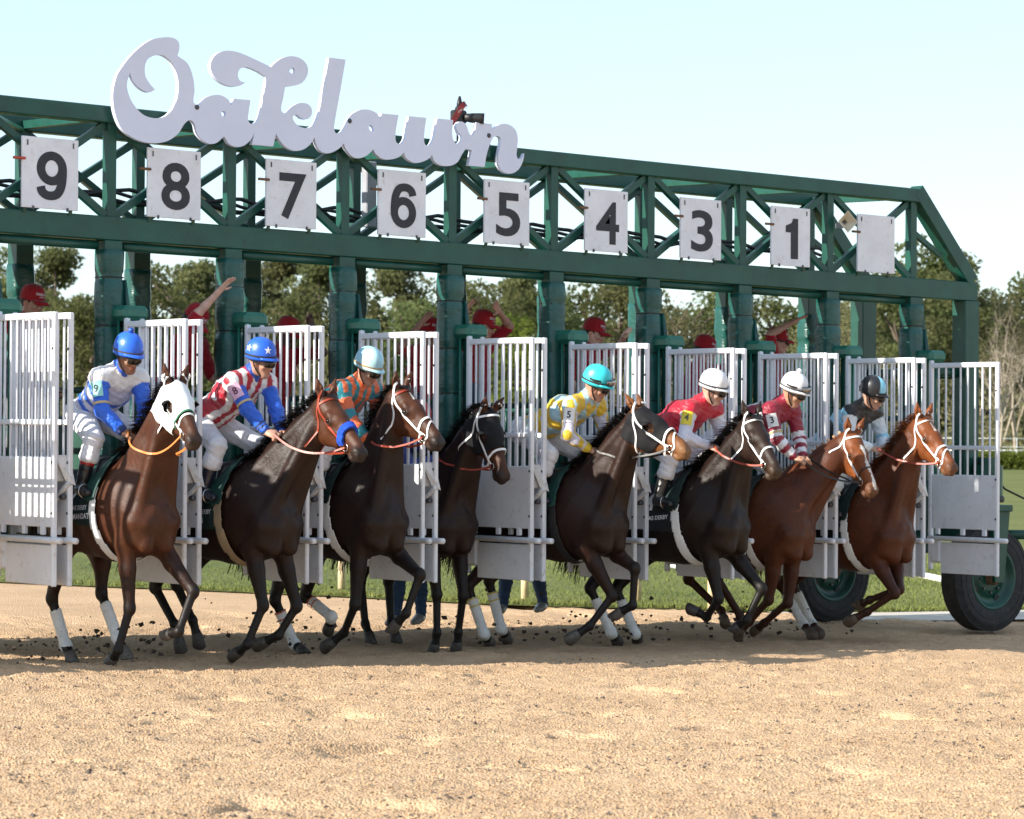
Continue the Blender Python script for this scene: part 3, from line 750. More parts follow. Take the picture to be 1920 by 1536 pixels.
# door leaves ------------------------------------------------------------
M_latch = paint('latch_metal', (.62, .62, .62), .45, .12, 9, .1, dirt=(.35, .22, .12))
LY0, LY1 = -.30, -1.22
def door(name_x, flip):
    """open leaf standing out from the divider, hinged at LY0"""
    x = name_x
    d = MB()
    d.bar((x, LY0, .66), (x, LY0, 2.82), .045, .045, up=(0, 1, 0), bev=.008); d.bar((x, LY1, .62), (x, LY1, 2.79), .042, .042, up=(0, 1, 0), bev=.008)
    d.bar((x, LY0 - .023, 2.765), (x, LY1 + .022, 2.765), .045, .05, bev=.006); d.bar((x, LY0 - .023, 1.92), (x, LY1 + .022, 1.92), .038, .042, bev=.006)
    o = gb(d, 'door_leaf', M_dwhite)
    n = 8
    for k in range(n):
        y = LY0 + (LY1 - LY0) * (k + 1) / (n + 1)
        gb(MB().tube([(x, y, 1.64), (x, y, 2.742)], .0105, 8, False), 'bar', M_dwhite, o, True)
    gb(MB().box((x, (LY0 + LY1) / 2, 1.365), (.022, abs(LY1 - LY0) - .05, .555), .006), 'upper_panel', M_dwhite, o)
    gb(MB().box((x + .003, (LY0 + LY1) / 2 - .06, .787), (.02, abs(LY1 - LY0) - .17, .32), .005), 'lower_panel', M_dwhite, o)
    gb(MB().tube([(x - .03, LY0, .985), (x - .03, LY1 - .12, .985), (x - .03, LY1 - .16, .985)], .026, 10), 'guard_rail', M_dwhite, o, True)
    gb(MB().box((x, LY0 - .07, .86), (.05, .16, .26), .03), 'corner_block', M_dwhite, o)
    for y in (LY0 - .10, -.75, -1.05): gb(MB().box((x, y, 1.06), (.03, .05, .07), .004), 'bracket', M_dwhite, o)
    for z in (2.5, 1.6, 1.2): gb(MB().lathe([(.0001, .004), (.011, .003), (.012, 0)], (x - .024, LY1, z), (-1, 0, 0), 8), 'bolt_head', M_bolt, o)
    return o
for q, i in enumerate(posts_i):
    xd = i * S - .02
    door(xd, 0)
    if i < 8: door(xd + .14, 1)
    # moulded cap over the hinges
    fc = Field(); c = (xd + .085, -.19, 2.862)
    mb = MB().box(c, (.25, .29, .13), .04)
    gb(mb, 'hinge_cap', M_green2)
    gb(MB().bar((xd + .07, -.17, 1.0), (xd + .07, -.17, 2.80), .05, .05, up=(0, 1, 0)), 'hinge_post', M_green)
    for k, dx in enumerate((-.05, .0, .14)): gb(MB().tube([(xd + dx, -.10 - .06 * k, 1.5), (xd + dx, -.10 - .06 * k, 2.80)], .013, 6), 'guard_bar', M_green2, None, True)
    gb(MB().box((xd + .06, -.16, 1.2), (.14, .22, .75), .03), 'nose_pad', M_vinyl, None)
    # latch between the two leaves
    if i < 8:
        l = gb(MB().box((xd + .07, -1.10, 1.55), (.10, .16, .20), .01), 'latch_box', M_latch)
        gb(MB().add([(xd + .01, -1.20, 1.66), (xd + .15, -1.20, 1.66), (xd + .17, -1.26, 1.42), (xd + .10, -1.22, 1.46)], [(0, 3, 2, 1)]), 'latch_plate', M_latch, l)
        gb(MB().bar((xd + .13, -1.24, 1.44), (xd + .03, -.95, 1.16), .05, .035, bev=.005), 'latch_arm', M_latch, l)
        gb(MB().lathe([(.0001, .05), (.02, .05), (.024, .03), (.024, 0)], (xd + .10, -1.16, 1.33), (0, -1, 0), 10), 'latch_roller', M_bolt, l, True)

# number boards -----------------------------------------------------------
G_B = []
for k, n in enumerate(['9', '8', '7', '6', '5', '4', '3', '1', '']):
    x = k * S - .066 + .005 * k * .0
    b = MB().box((x, -.125, 3.992), (.53, .022, .588), .003)
    bo = gb(b, 'number_board', M_bwhite)
    if n:
        V, Fc = text_mesh(n, .52, True, 5) if n != '1' else (np.array([(.02, -.2, 0), (.12, -.2, 0), (.12, .2, 0), (.05, .2, 0), (.03, .155, 0), (-.05, .125, 0), (-.05, .06, 0), (.02, .06, 0)]), [tuple(range(8))])
        if n in '96':
            c9 = [(.10 * math.cos(t), .085 + .115 * math.sin(t)) for t in np.linspace(0, 2 * math.pi, 41)]; tl = [tuple(p) for p in spline([(.100, .10), (.100, .02), (.086, -.08), (.045, -.150), (-.03, -.165), (-.085, -.135), (-.102, -.085)], 6)]; V = []; Fc = []
            for P9 in (c9, tl):
                P9 = np.array(P9); m9 = len(V)
                for q9 in range(len(P9)):
                    t9 = P9[min(q9 + 1, len(P9) - 1)] - P9[max(q9 - 1, 0)] if P9 is not c9 else 0; t9 = t9 / np.linalg.norm(t9); n9 = np.array((-t9[1], t9[0])) * .040; V += [(*(P9[q9] + n9), 0), (*(P9[q9] - n9), 0)]
                Fc += [(m9 + 2 * q9, m9 + 2 * q9 + 1, m9 + 2 * q9 + 3, m9 + 2 * q9 + 2) for q9 in range(len(P9) - 1)]
                if P9 is not None and len(P9) == 41: V = [(a9, b9, 0) for a9, b9, _ in V]
            V = np.array(V); V[82:, 2] = .0008
            if n == '6': V[:, :2] *= -1
        w_ = V[:, 0].max() - V[:, 0].min(); hgt = V[:, 1].max() - V[:, 1].min()
        V[:, 0] = (V[:, 0] - (V[:, 0].max() + V[:, 0].min()) / 2) * (.285 if n != '1' else .17) / w_; V[:, 1] = (V[:, 1] - (V[:, 1].max() + V[:, 1].min()) / 2) * .405 / hgt
        gb(MB().add([(x + .012 + v[0], -.1385 - v[2], 3.972 + v[1]) for v in V], Fc), 'numeral', M_num, bo)
    for dx in (-.215, .215):
        gb(MB().box((x + dx, -.139, 4.235), (.010, .006, .045)), 'fixing_slot', M_bolt, bo); gb(MB().box((x + dx * .75, -.139, 3.70), (.014, .016, .03)), 'bottom_clip', M_bolt, bo)
        gb(MB().bar((x + dx, -.112, 3.75), (x + dx, -.085, 3.66), .03, .012), 'bracket', M_green, bo)
    gb(MB().box((x - .29, -.135, 4.10), (.11, .03, .022), .004), 'latch_peg', paint('peg_red', (.45, .06, .04), .6) if n == '9' else M_rust, bo)

# name sign ---------------------------------------------------------------
def sgx(u, v):
    """trace of the lettering, in metres on the sign's own face"""
    px, py = u / 2.3415 + 180, v / 2.3415 + 50
    d = _f * 5640 + _r2 * (px - 960) - _u2 * (py - 768); p = CAM + d * ((-.14 - CAM[1]) / d[1])
    return p[0], p[2] - gz(p[0])
OUT = [(75,230),(62,300),(70,380),(100,450),(150,490),(215,512),(290,508),(345,475),(375,430),(400,412),(420,430),(430,470),(455,502),(490,517),(520,510),(548,485,1),(555,490),(570,515),(600,530),(635,525),(665,500),(683,468,1),(672,520,1),(765,528,1),(778,470,1),(790,495),(820,530),(860,547),(900,540),(930,515),(947,487,1),(955,520),(975,550),(1010,558),(1050,540),(1075,515,1),(1085,540),(1110,570),(1140,580),(1175,568),(1205,540,1),(1215,560),(1245,582),(1280,585),(1315,575),(1338,555,1),(1350,580),(1385,600),(1420,595),(1450,580),(1462,565,1),(1475,595),(1505,612),(1545,612),(1575,595),(1595,560),(1612,540),(1636,545,1),(1622,612,1),(1693,618,1),(1700,570),(1715,520),(1730,490),(1745,482),(1762,490),(1762,520),(1752,570),(1752,610),(1775,640),(1810,647),(1840,630),(1860,595),(1867,558,1),(1855,580),(1840,582),(1833,565),(1836,530),(1838,490),(1828,455),(1800,432),(1765,430),(1725,452,1),(1725,430,1),(1655,422,1),(1650,460),(1640,478),(1625,470),(1615,440),(1600,422),(1580,420),(1568,440),(1575,465),(1590,480),(1590,500),(1575,517),(1558,505),(1550,470),(1555,412,1),(1485,405,1),(1475,450),(1468,490),(1455,520),(1440,525),(1428,510),(1428,470),(1437,402,1),(1360,395,1),(1350,450),(1342,495),(1328,515),(1312,515),(1302,500),(1303,460),(1315,390,1),(1240,383,1),(1235,410,1),(1222,385),(1190,368),(1150,367),(1115,385),(1095,410),(1075,450),(1060,468),(1042,470),(1033,455),(1035,420),(1060,280),(1083,147,1),(1010,138,1),(985,280),(965,380),(945,430),(915,447),(880,440),(855,415),(852,395),(870,390),(890,405),(915,408),(933,390),(933,360),(912,340),(880,338),(850,355),(825,380),(805,378),(800,355),(808,320),(818,265,1),(850,263),(890,250),(915,215),(915,175),(890,145),(850,132),(805,140),(775,160),(755,180,1),(715,160),(650,130),(600,112),(560,108),(520,120),(495,150),(490,185),(505,220),(540,250),(580,265),(615,263),(643,248,1),(620,240),(610,215),(618,190),(640,180),(665,185),(700,200),(738,225,1),(725,290),(710,370),(695,415),(675,430),(658,420),(655,395),(665,325,1),(592,318,1),(580,350,1),(570,325),(540,305),(510,302),(475,312),(450,335),(430,348,1),(415,330),(420,280),(412,220),(390,165),(345,130,1),(353,100),(350,70),(325,52),(280,50),(220,65),(150,120),(95,190)]
HOL = [[(137,205,1),(150,240),(170,265),(200,285),(225,290),(247,278,1),(225,255),(205,220),(202,180),(215,145),(250,128),(285,130),(320,160),(342,210),(350,270),(340,330),(315,375),(280,400),(235,403),(190,385),(150,340),(128,290),(124,250)],
       [(537,378),(547,372),(557,380),(555,392),(546,398),(538,390)], [(835,200),(848,183),(860,188),(860,203),(850,209)], [(1184,440),(1192,433),(1203,442),(1206,458),(1198,463),(1188,455)]]
def contour(P):
    n = len(P); out = []
    for i in range(n):
        p0, p1, p2, p3 = [np.array(P[(i + k) % n][:2], float) for k in (-1, 0, 1, 2)]
        if len(P[i]) > 2: p0 = 2 * p1 - p2
        if len(P[(i + 1) % n]) > 2: p3 = 2 * p2 - p1
        for t in (0, .25, .5, .75):
            out.append(.5 * (2 * p1 + (p2 - p0) * t + (2 * p0 - 5 * p1 + 4 * p2 - p3) * t * t + (3 * p1 - p0 - 3 * p2 + p3) * t ** 3))
    return out
cu = bpy.data.curves.new('name_sign', 'CURVE'); cu.dimensions = '2D'; cu.fill_mode = 'BOTH'; cu.extrude = .022
for Pc in [OUT] + HOL:
    pts = [sgx(*p) for p in contour(Pc)]; sp = cu.splines.new('POLY'); sp.points.add(len(pts) - 1); sp.use_cyclic_u = True
    for p, (a, b) in zip(sp.points, pts): p.co = (a, b, 0, 1)
co = bpy.data.objects.new('name_sign', cu); link(co)
me = bpy.data.meshes.new_from_object(co.evaluated_get(bpy.context.evaluated_depsgraph_get())); bpy.data.objects.remove(co)
V = [(v.co.x - G0[0], -v.co.z - .165 - G0[1], v.co.y + gz(v.co.x) - G0[2]) for v in me.vertices]
so = mesh_obj('name_sign', V, [tuple(p.vertices) for p in me.polygons], M_sign, gate)
so['label'] = 'white cut-out script lettering reading Oaklawn'
for u, v in ((430, 356), (1100, 416), (1711, 480)):
    x, z = sgx(u, v); gb(MB().lathe([(.0001, .010), (.009, .010), (.011, .005), (.021, .005), (.022, 0)], (x, -.188, z), (0, -1, 0), 14), 'sign_bolt', M_bolt, so, True)
for u in (150, 640, 1110, 1500, 1720):
    x, z = sgx(u, 440); gb(MB().bar((x, -.08, 4.55), (x, -.142, 4.55), .06, .12), 'sign_bracket', M_green, so)
# cables, control box, horn loudspeaker
for k, (y, z, r) in enumerate(((1.32, 4.02, .020), (1.30, 3.985, .017), (1.36, 3.96, .024))):
    pts = [(x, y + .02 * math.sin(x * 2.3 + k), z + .028 * math.sin(x * 5.236 + k) - .012 * math.sin(x * 11 + 2 * k)) for x in np.arange(XL, 10.3, .15)]
    gb(MB().tube(pts, r, 6), 'cable', M_cable, None, True)
bx_ = gb(MB().box((3.97, 1.0, 4.17), (.12, .09, .62), .01), 'control_box', M_boxgrey)
hn = gb(MB().lathe([(.02, .16), (.03, .10), (.06, .05), (.11, .0), (.115, -.005), (.10, -.002), (.03, .06)], (9.10, -.16, 4.19), (.25, 1, 0), 4), 'horn_loudspeaker', M_horn)
gb(MB().box((9.14, -.03, 4.16), (.05, .12, .05)), 'horn_bracket', M_boxgrey, hn)

# wheels --------------------------------------------------------------------
def wheel(x, y, z, fork):
    R = .56; w2 = .14
    prof = [(.30, -w2 * .8), (.36, -w2 * .95), (.47, -w2), (.53, -w2 * .92), (.555, -w2 * .70)]
    tread = []
    for k in range(7):
        a = -w2 * .66 + w2 * 1.32 * k / 6; tread += [(.56, a - .012), (.56, a + .006), (.548, a + .008), (.548, a + .012)]
    prof = prof + tread + [(.555, w2 * .72), (.53, w2 * .92), (.47, w2), (.36, w2 * .95), (.30, w2 * .8)]
    mb = MB().lathe(prof, (x, y, z), (0, 1, 0), 48); t = gb(mb, 'tyre', M_rubber, None, True, False)
    for r_ in (.43, .50):
        for s_ in (-1, 1): gb(MB().tube([(x + r_ * math.cos(a), y + s_ * (w2 * .985), z + r_ * math.sin(a)) for a in np.linspace(0, 2 * math.pi, 41)], .004, 4, False), 'sidewall_rib', M_rubber, t, True, False)
    mb = MB().lathe([(.335, -w2 * .88), (.325, -w2 * .95), (.30, -w2 * .9), (.285, -w2 * .5), (.20, -w2 * .25), (.19, -w2 * .45), (.12, -w2 * .5), (.0001, -w2 * .5)], (x, y, z), (0, 1, 0), 40)
    rim = gb(mb, 'wheel_rim', M_green, None, True, False)
    mb = MB().lathe([(.07, -w2 * .45), (.07, -w2 * 1.1), (.05, -w2 * 1.25), (.0001, -w2 * 1.25)], (x, y, z), (0, 1, 0), 16); gb(mb, 'hub', M_rust, rim, True, False)
    for k in range(8):
        a = k * math.pi / 4; gb(MB().lathe([(.0001, .03), (.014, .03), (.014, 0)], (x + .15 * math.cos(a), y - w2 * .45, z + .15 * math.sin(a)), (0, -1, 0), 6), 'wheel_nut', M_bolt, rim, False, False)
    for k in range(4):
        a = k * math.pi / 2 + .5; gb(MB().lathe([(.0001, .004), (.04, .004), (.04, 0)], (x + .245 * math.cos(a), y - w2 * .40, z + .245 * math.sin(a)), (0, -1, 0), 12), 'rim_slot', M_cable, rim, False, False)
wheel(11.08, -.22, .56 + gz(11.), True); wheel(10.70, 1.78, .56 + gz(10.7), False)
# steering fork and king pin of the near wheel
gb(MB().add([(10.98, -.42, 1.28), (11.24, -.42, 1.28), (11.16, -.42, .52), (11.02, -.42, .52), (10.98, -.37, 1.28), (11.24, -.37, 1.28), (11.16, -.37, .52), (11.02, -.37, .52)],
   [(0, 1, 2, 3), (7, 6, 5, 4), (0, 4, 5, 1), (1, 5, 6, 2), (2, 6, 7, 3), (3, 7, 4, 0)]), 'wheel_fork', M_green)
gb(MB().box((11.11, -.22, 1.30), (.30, .46, .07), .01), 'fork_crown', M_green)
gb(MB().lathe([(.0001, .50), (.10, .50), (.10, .42), (.16, .42), (.16, .10), (.12, .10), (.12, 0)], (11.11, -.22, 1.33), (0, 0, 1), 16), 'king_pin', M_green)
gb(MB().lathe([(.17, .0), (.18, .02), (.18, .05), (.17, .07)], (11.11, -.22, 1.36), (0, 0, 1), 20), 'steering_chain', M_cable)
gb(MB().tube([(11.3, -.3, 1.02), (13.5, -.6, 1.0)], .05, 8), 'tow_bar', M_green, None, True)
gb(MB().tube([(11.12, -.05, 1.85), (11.4, -.2, 1.5), (11.9, -.3, 1.30), (13.2, -.5, 1.25)], .012, 6), 'tow_cable', M_cable, None, True)
# stills camera clamped on the upper beam
cam_e = empty('stills_camera', (4.22, -.06, 4.61 + gz(4.22)))
tag(cam_e, 'black stills camera with a red strap clamped above the last letters of the sign', 'camera')
M_camb = paint('camera_black', (.012, .012, .013), .45, .1, 20, .1)
M_camred = paint('camera_strap_red', (.16, .012, .014), .6, .2, 20, .1)
R_ = np.array(((math.cos(-.5), -math.sin(-.5), 0), (math.sin(-.5), math.cos(-.5), 0), (0, 0, 1)))
mb = MB().box((0, 0, .23), (.15, .08, .12), .015, None); mb.box((0, -.01, .30), (.07, .07, .05), .015); mb.build('camera_body', M_camb, cam_e)
mb = MB().lathe([(.0001, .02), (.038, .02), (.04, .06), (.044, .08), (.05, .17), (.05, .20), (.045, .20), (.03, .16), (.0001, .16)], (.03, -.02, .225), (.80, -.6, -.05), 20); mb.build('lens', M_camb, cam_e, True)
mb = ribbon(spline([(-.09, -.01, .16), (-.07, -.07, .24), (-.01, -.08, .33), (.04, -.05, .35)], 5), [(-.3, -1, .2)] * 16, .05, .006); st = mb.build('neck_strap', M_camred, cam_e)
V, Fc = text_mesh('CANON', .032); mesh_obj('strap_lettering', [(-.02 + v[0] * .9, -.092 - .0 * v[0], .292 + v[1] + v[0] * .5) for v in V], Fc, M_white_p := paint('strap_print', (.6, .6, .6), .6), st)
MB().tube([(.0, .0, .31), (.01, .0, .36), (.02, .01, .42)], .022, 8, True, [.02, .026, .010]).build('flash_shoe_grip', M_camb, cam_e, True)
mb = MB().tube([(0, 0, .0), (0, 0, .18)], .018, 8); mb.lathe([(.03, .09), (.035, .12), (.03, .15)], (0, 0, 0), (0, 0, 1), 10); mb.build('clamp', M_camb, cam_e, True)
# ---------------------------------------------------------------- horses
def unit(v): v = np.asarray(v, float); return v / np.linalg.norm(v)

def coat_mat(name):
    if name in _M: return _M[name]
    m, nt, b = newmat(name)
    at = N(nt, 'ShaderNodeAttribute', attribute_name='col')
    f = noise(nt, 7, 5, .6); v = ramp(nt, f, [(.3, (.72, .72, .72)), (.72, (1.18, 1.14, 1.08))])
    c = mixc(nt, 1., at.outputs['Color'], v, 'MULTIPLY')
    g = noise(nt, 34, 4, .6); v2 = ramp(nt, g, [(.35, (.86, .86, .86)), (.7, (1.08, 1.08, 1.08))])
    c = mixc(nt, 1., c, v2, 'MULTIPLY')
    nt.links.new(c, b.inputs['Base Color'])
    rr = N(nt, 'ShaderNodeMapRange'); rr.inputs[3].default_value = .38; rr.inputs[4].default_value = .60
    nt.links.new(f, rr.inputs[0]); nt.links.new(rr.outputs[0], b.inputs['Roughness'])
    b.inputs['Specular IOR Level'].default_value = .27
    # fine hair lying along the body, veins and muscle ripple
    tc = N(nt, 'ShaderNodeTexCoord'); mp = N(nt, 'ShaderNodeMapping'); mp.inputs['Scale'].default_value = (260, 60, 70)
    nt.links.new(tc.outputs['Object'], mp.inputs[0])
    h1 = noise(nt, 1., 3, .6, vec=mp.outputs[0]); h2 = noise(nt, 11, 3, .5, dist=.8)
    ad = N(nt, 'ShaderNodeMath', operation='MULTIPLY_ADD'); ad.inputs[1].default_value = 3.2
    nt.links.new(h2, ad.inputs[0]); nt.links.new(h1, ad.inputs[2])
    vn = noise(nt, 5.5, 2, .5, dist=1.4); vr = ramp(nt, vn, [(.47, (0, 0, 0)), (.5, (1, 1, 1)), (.53, (0, 0, 0))])      # veins under the skin
    ad2 = N(nt, 'ShaderNodeMath', operation='MULTIPLY_ADD'); ad2.inputs[1].default_value = .35; nt.links.new(vr, ad2.inputs[0]); nt.links.new(ad.outputs[0], ad2.inputs[2])
    bump(nt, b, ad2.outputs[0], .24, .008)
    _M[name] = m; return m

def strap_mat(name, col, rough=.5): return paint(name, col, rough, .1, 20, .1, 150)

HS = 1.14     # head scale
class Horse:
    """one horse: its skin grown from a posed skeleton; tack laid over that skin"""
    def __init__(s, sp):
        s.sp = sp
        s.P0 = np.array(sp['chest']); s.F = np.array(sp['F']); s.L = np.array(sp['L']); s.U = np.array(sp['U'])
        s.poll = np.array(sp['poll']); s.muz = np.array(sp['muz'])
        s.a = unit(s.muz - s.poll)
        l = s.L - s.a * (s.L @ s.a)
        l2 = np.cross((0, 0, 1.), s.a); l2 = l2 / (np.linalg.norm(l2) + 1e-6)
        s.l = unit(l2 * .85 + unit(l) * .15); s.l = unit(s.l - s.a * (s.l @ s.a))
        s.nn = np.cross(s.a, s.l)                                  # out of the forehead
        if s.nn[2] < 0 and abs(s.a[2]) < .95: s.nn = -s.nn
        s.ls = 1. if np.cross(s.nn, s.a) @ s.l > 0 else -1.
        s.fld = Field(); s.grow()
    def T(s, u, l, v): return s.P0 + s.F * u + s.L * l + s.U * v
    def H(s, a, n, l=0.): return s.poll + (s.a * a + s.nn * n + s.l * l) * HS
    def grow(s):
        f = s.fld; T = s.T; L = s.L; sp = s.sp
        st = [(-.27, -.01, .245, .82), (-.42, .085, .375, .70), (-.66, .065, .365, .79), (-.95, .075, .335, .88), (-1.2, .14, .285, .93), (-1.40, .19, .25, 1.02), (-1.50, .12, .20, 1.0)]
        for (u0, v0, r0, w0), (u1, v1, r1, w1) in zip(st[:-1], st[1:]):
            f.cone(T(u0, 0, v0), T(u1, 0, v1), r0, r1, .06, 'body', L, (w0 + w1) / 2, tag='trunk')
        f.cone(T(-.50, 0, .44), T(-.80, 0, .36), .07, .06, .12, 'body', L, .7, tag='trunk')      # withers ridge
        for sg, fl, hl in ((-1, 'RF', 'RH'), (1, 'LF', 'LH')):
            # breast, shoulder blade, upper arm
            f.cone(T(-.075, sg * .050, .07), T(-.115, sg * .085, -.19), .062, .072, .024, 'body', tag='trunk'); f.cone(T(-.10, sg * .10, -.02), T(-.16, sg * .13, -.14), .085, .08, .03, 'body', tag='trunk')
            f.cone(T(-.52, sg * .12, .36), T(-.15, sg * .165, .01), .085, .085, .03, 'body', L, .75, tag='trunk'); f.cone(T(-.60, sg * .13, .28), T(-.30, sg * .185, -.04), .07, .07, .03, 'body', L, .7, tag='trunk')
            E, K, Fe, Ho = [np.array(p) for p in sp[fl]]
            f.cone(T(-.15, sg * .158, -.01), E, .088, .092, .04, 'body', tag='trunk')
            f.cone(T(-.42, sg * .17, -.02), E, .11, .085, .03, 'body', L, .7, tag='trunk')       # triceps
            fw = unit(np.cross(L, K - E)); fw = fw if fw @ s.F > 0 else -fw
            m = E + (K - E) * .38
            f.cone(E + s.U * .04, m, .098, .076, .03, 'body', L, .82, tag=fl); f.cone(m, K, .074, .045, .02, 'leg', L, .88, tag=fl)
            f.cone(m + fw * .02, E + (K - E) * .75 + fw * .012, .054, .032, .012, 'leg', tag=fl)
            f.ball(K, (.05, .052, .064), .018, 'point', tag=fl)
            f.ball(K - fw * .03 + (K - E) * .03, .026, .02, 'point', tag=fl)
            s.lower(fl, K, Fe, Ho, .031, .036, fw)
            # hind quarter
            S_, Hk, Fe, Ho = [np.array(p) for p in sp[hl]]
            f.cone(T(-1.36, sg * .13, .22), S_ + s.F * .02, .205, .135, .06, 'body', L, .80, tag='trunk')
            f.cone(T(-1.54, sg * .11, .12), S_ + (Hk - S_) * .35 - s.F * .05, .14, .08, .06, 'body', L, .85, tag='trunk')
            m = S_ + (Hk - S_) * .45
            bk = unit(np.cross(L, Hk - S_)); bk = bk if bk @ s.F < 0 else -bk
            f.cone(S_, m, .128, .088, .04, 'body', L, .78, tag=hl); f.cone(m, Hk, .085, .046, .025, 'leg', L, .8, tag=hl)
            hp = Hk + bk * .045 + unit(S_ - Hk) * .06                    # point of hock
            f.cone(m + bk * .05, hp, .03, .022, .025, 'leg', tag=hl); f.cone(hp, Hk + (Fe - Hk) * .15 + bk * .01, .027, .03, .02, 'point', tag=hl)
            f.ball(Hk, (.05, .055, .066), .02, 'point', tag=hl)
            s.lower(hl, Hk, Fe, Ho, .034, .038, -bk)
        # neck
        w0 = T(-.36, 0, .17); th = s.H(.05, -.135); th = th + 0 * L
        q1 = w0 * .62 + th * .38 + s.U * .035 - s.F * .02; q2 = w0 * .30 + th * .70 + s.U * .03
        nl = unit(np.cross(th - w0, np.cross(L, th - w0))); nl = unit(L)
        f.cone(w0, q1, .29, .20, .08, 'body', L, .60, tag='neck'); f.cone(q1, q2, .198, .148, .06, 'body', L, .58, tag='neck')
        f.cone(q2, th, .147, .122, .05, 'body', unit(L + s.l * s.ls), .62, tag='neck')
        s.crest = [T(-.50, 0, .47), q1 + unit(np.cross(L, th - w0)) * -.0 + s.perp(q1, th - w0) * .20, q2 + s.perp(q2, th - w0) * .15, s.poll + s.nn * .0 - s.a * .02]
        gul = s.perp(q1, th - w0)
        f.cone(q1 - gul * .13 , th - gul * .05, .06, .045, .06, 'body', tag='neck')              # windpipe
        for sg in (-1, 1):                                                                       # jugular groove muscle
            f.cone(T(-.14, sg * .135, .03), s.H(.08, -.19, sg * .05), .062, .036, .05, 'body', tag='neck'); f.cone(T(-.45, sg * .10, .34), s.H(.02, -.10, sg * .04), .06, .04, .03, 'body', tag='neck')
        # head (radii follow the head scale)
        class _F:
            def ball(q, c, r, k=.03, col=0, R=None, tag=None, sub=False): f.ball(c, np.array(r) * HS if not np.isscalar(r) else r * HS, k, col, R, tag, sub)
            def cone(q, a, b, ra, rb, k=.03, col=0, lat=None, sc=1., tag=None, sub=False): f.cone(a, b, ra * HS, rb * HS, k, col, lat, sc, tag, sub)
        g_ = _F()
        H = s.H; l = s.l
        g_.ball(H(.085, -.085), (.11, .095, .088), .04, 'head', np.stack([s.a, s.nn, l]), tag='head')
        g_.cone(H(.06, -.05), H(.23, -.052), .058, .066, .04, 'head', l, 1.15, tag='head')
        g_.cone(H(.20, -.058), H(.50, -.058), .064, .042, .035, 'head', l, .82, tag='head')
        g_.cone(H(.22, -.10), H(.49, -.085), .082, .050, .04, 'head', l, .70, tag='head')
        g_.ball(H(.175, -.175), (.132, .120, .066), .035, 'head', np.stack([s.a, s.nn, l]), tag='head')   # jowl plate
        g_.cone(H(.22, -.205), H(.47, -.125), .060, .034, .035, 'head', l, .78, tag='head')
        for sg in (-1, 1):
            g_.ball(H(.165, -.180, sg * .040), (.095, .085, .030), .02, 'head', np.stack([s.a, s.nn, l]), tag='head')
            g_.cone(H(.235, -.112, sg * .055), H(.385, -.098, sg * .044), .018, .011, .025, 'head', tag='head')   # cheek bone
            g_.ball(H(.185, -.045, sg * .068), (.038, .026, .024), .02, 'head', np.stack([s.a, s.nn, l]), tag='head')   # brow
            g_.ball(H(.215, -.072, sg * .074), (.034, .030, .020), .015, 'dark', np.stack([s.a, s.nn, l]), tag='head')
            g_.ball(H(.213, -.073, sg * .094), (.020, .016, .016), .006, 'dark', np.stack([s.a, s.nn, l]), sub=True)
            # ear
            eb = H(.015, -.02, sg * .052); ed = unit(s.nn * s.sp.get('en', .75) - s.a * s.sp.get('ea', .65) + l * sg * .28)
            g_.cone(eb, eb + ed * .075, .026, .031, .018, 'head', tag='ear'); g_.cone(eb + ed * .075, eb + ed * .165, .030, .006, .008, 'head', tag='ear')
            en = unit(s.nn * .5 + s.a * .6 + l * sg * .55); en = unit(en - ed * (en @ ed))
            g_.cone(eb + ed * .055 + en * .030, eb + ed * .14 + en * .016, .017, .006, .006, 'dark', sub=True)
            # nostril
            g_.ball(H(.545, -.072, sg * .036), (.042, .032, .022), .018, 'muz', np.stack([s.a, s.nn, l]), tag='head')
            g_.ball(H(.568, -.064, sg * .060), (.021, .013, .014), .008, 'muz', np.stack([unit(s.a + s.nn * .7), unit(s.nn - s.a * .7), l]), sub=True)
        g_.ball(H(.535, -.085), (.056, .047, .044), .03, 'muz', np.stack([s.a, s.nn, l]), tag='head')
        g_.ball(H(.565, -.107), (.038, .032, .043), .015, 'muz', np.stack([s.a, s.nn, l]), tag='head')
        g_.ball(H(.515 , -.148 - s.sp.get('mouth', 0)), (.048, .028, .036), .012, 'muz', np.stack([s.a, s.nn, l]), tag='head')
        g_.cone(H(.50, -.124, -.05), H(.50, -.124, .05), .004, .004, .006, 'muz', sub=True)
    def perp(s, p, d):
        x = np.cross(s.L, d); x = x / np.linalg.norm(x)
        return x if x @ (s.U - s.F * .6) > 0 else -x
    def lower(s, tg, K, Fe, Ho, r0, r1, fw):
        f = s.fld
        f.cone(K, Fe, r0 + .006, r0, .012, 'point', tag=tg)
        f.cone(K + (Fe - K) * .1 - fw * .02, Fe - fw * .018, .018, .02, .012, 'point', tag=tg)     # tendon behind the cannon
        f.ball(Fe, (.043, .043, .045), .015, 'point', tag=tg)
        f.ball(Fe - fw * .026, .026, .015, 'point', tag=tg)
        d = Ho - Fe; m = Fe + d * .48
        f.cone(Fe, m, .036, .037, .012, 'point', tag=tg + 'p')
        c = Fe + d * .50; f.cone(m, c + d * .06, .040, .044, .008, 'point', tag=tg + 'p')
        s.hoofs = getattr(s, 'hoofs', []) + [(c, Ho, unit(d), fw)]
    def flat(s, V):
        """keep hooves from sinking below the ground"""
        V[:, 2] = np.maximum(V[:, 2], np.array([gz(x) for x in V[:, 0]]) - .03); return V
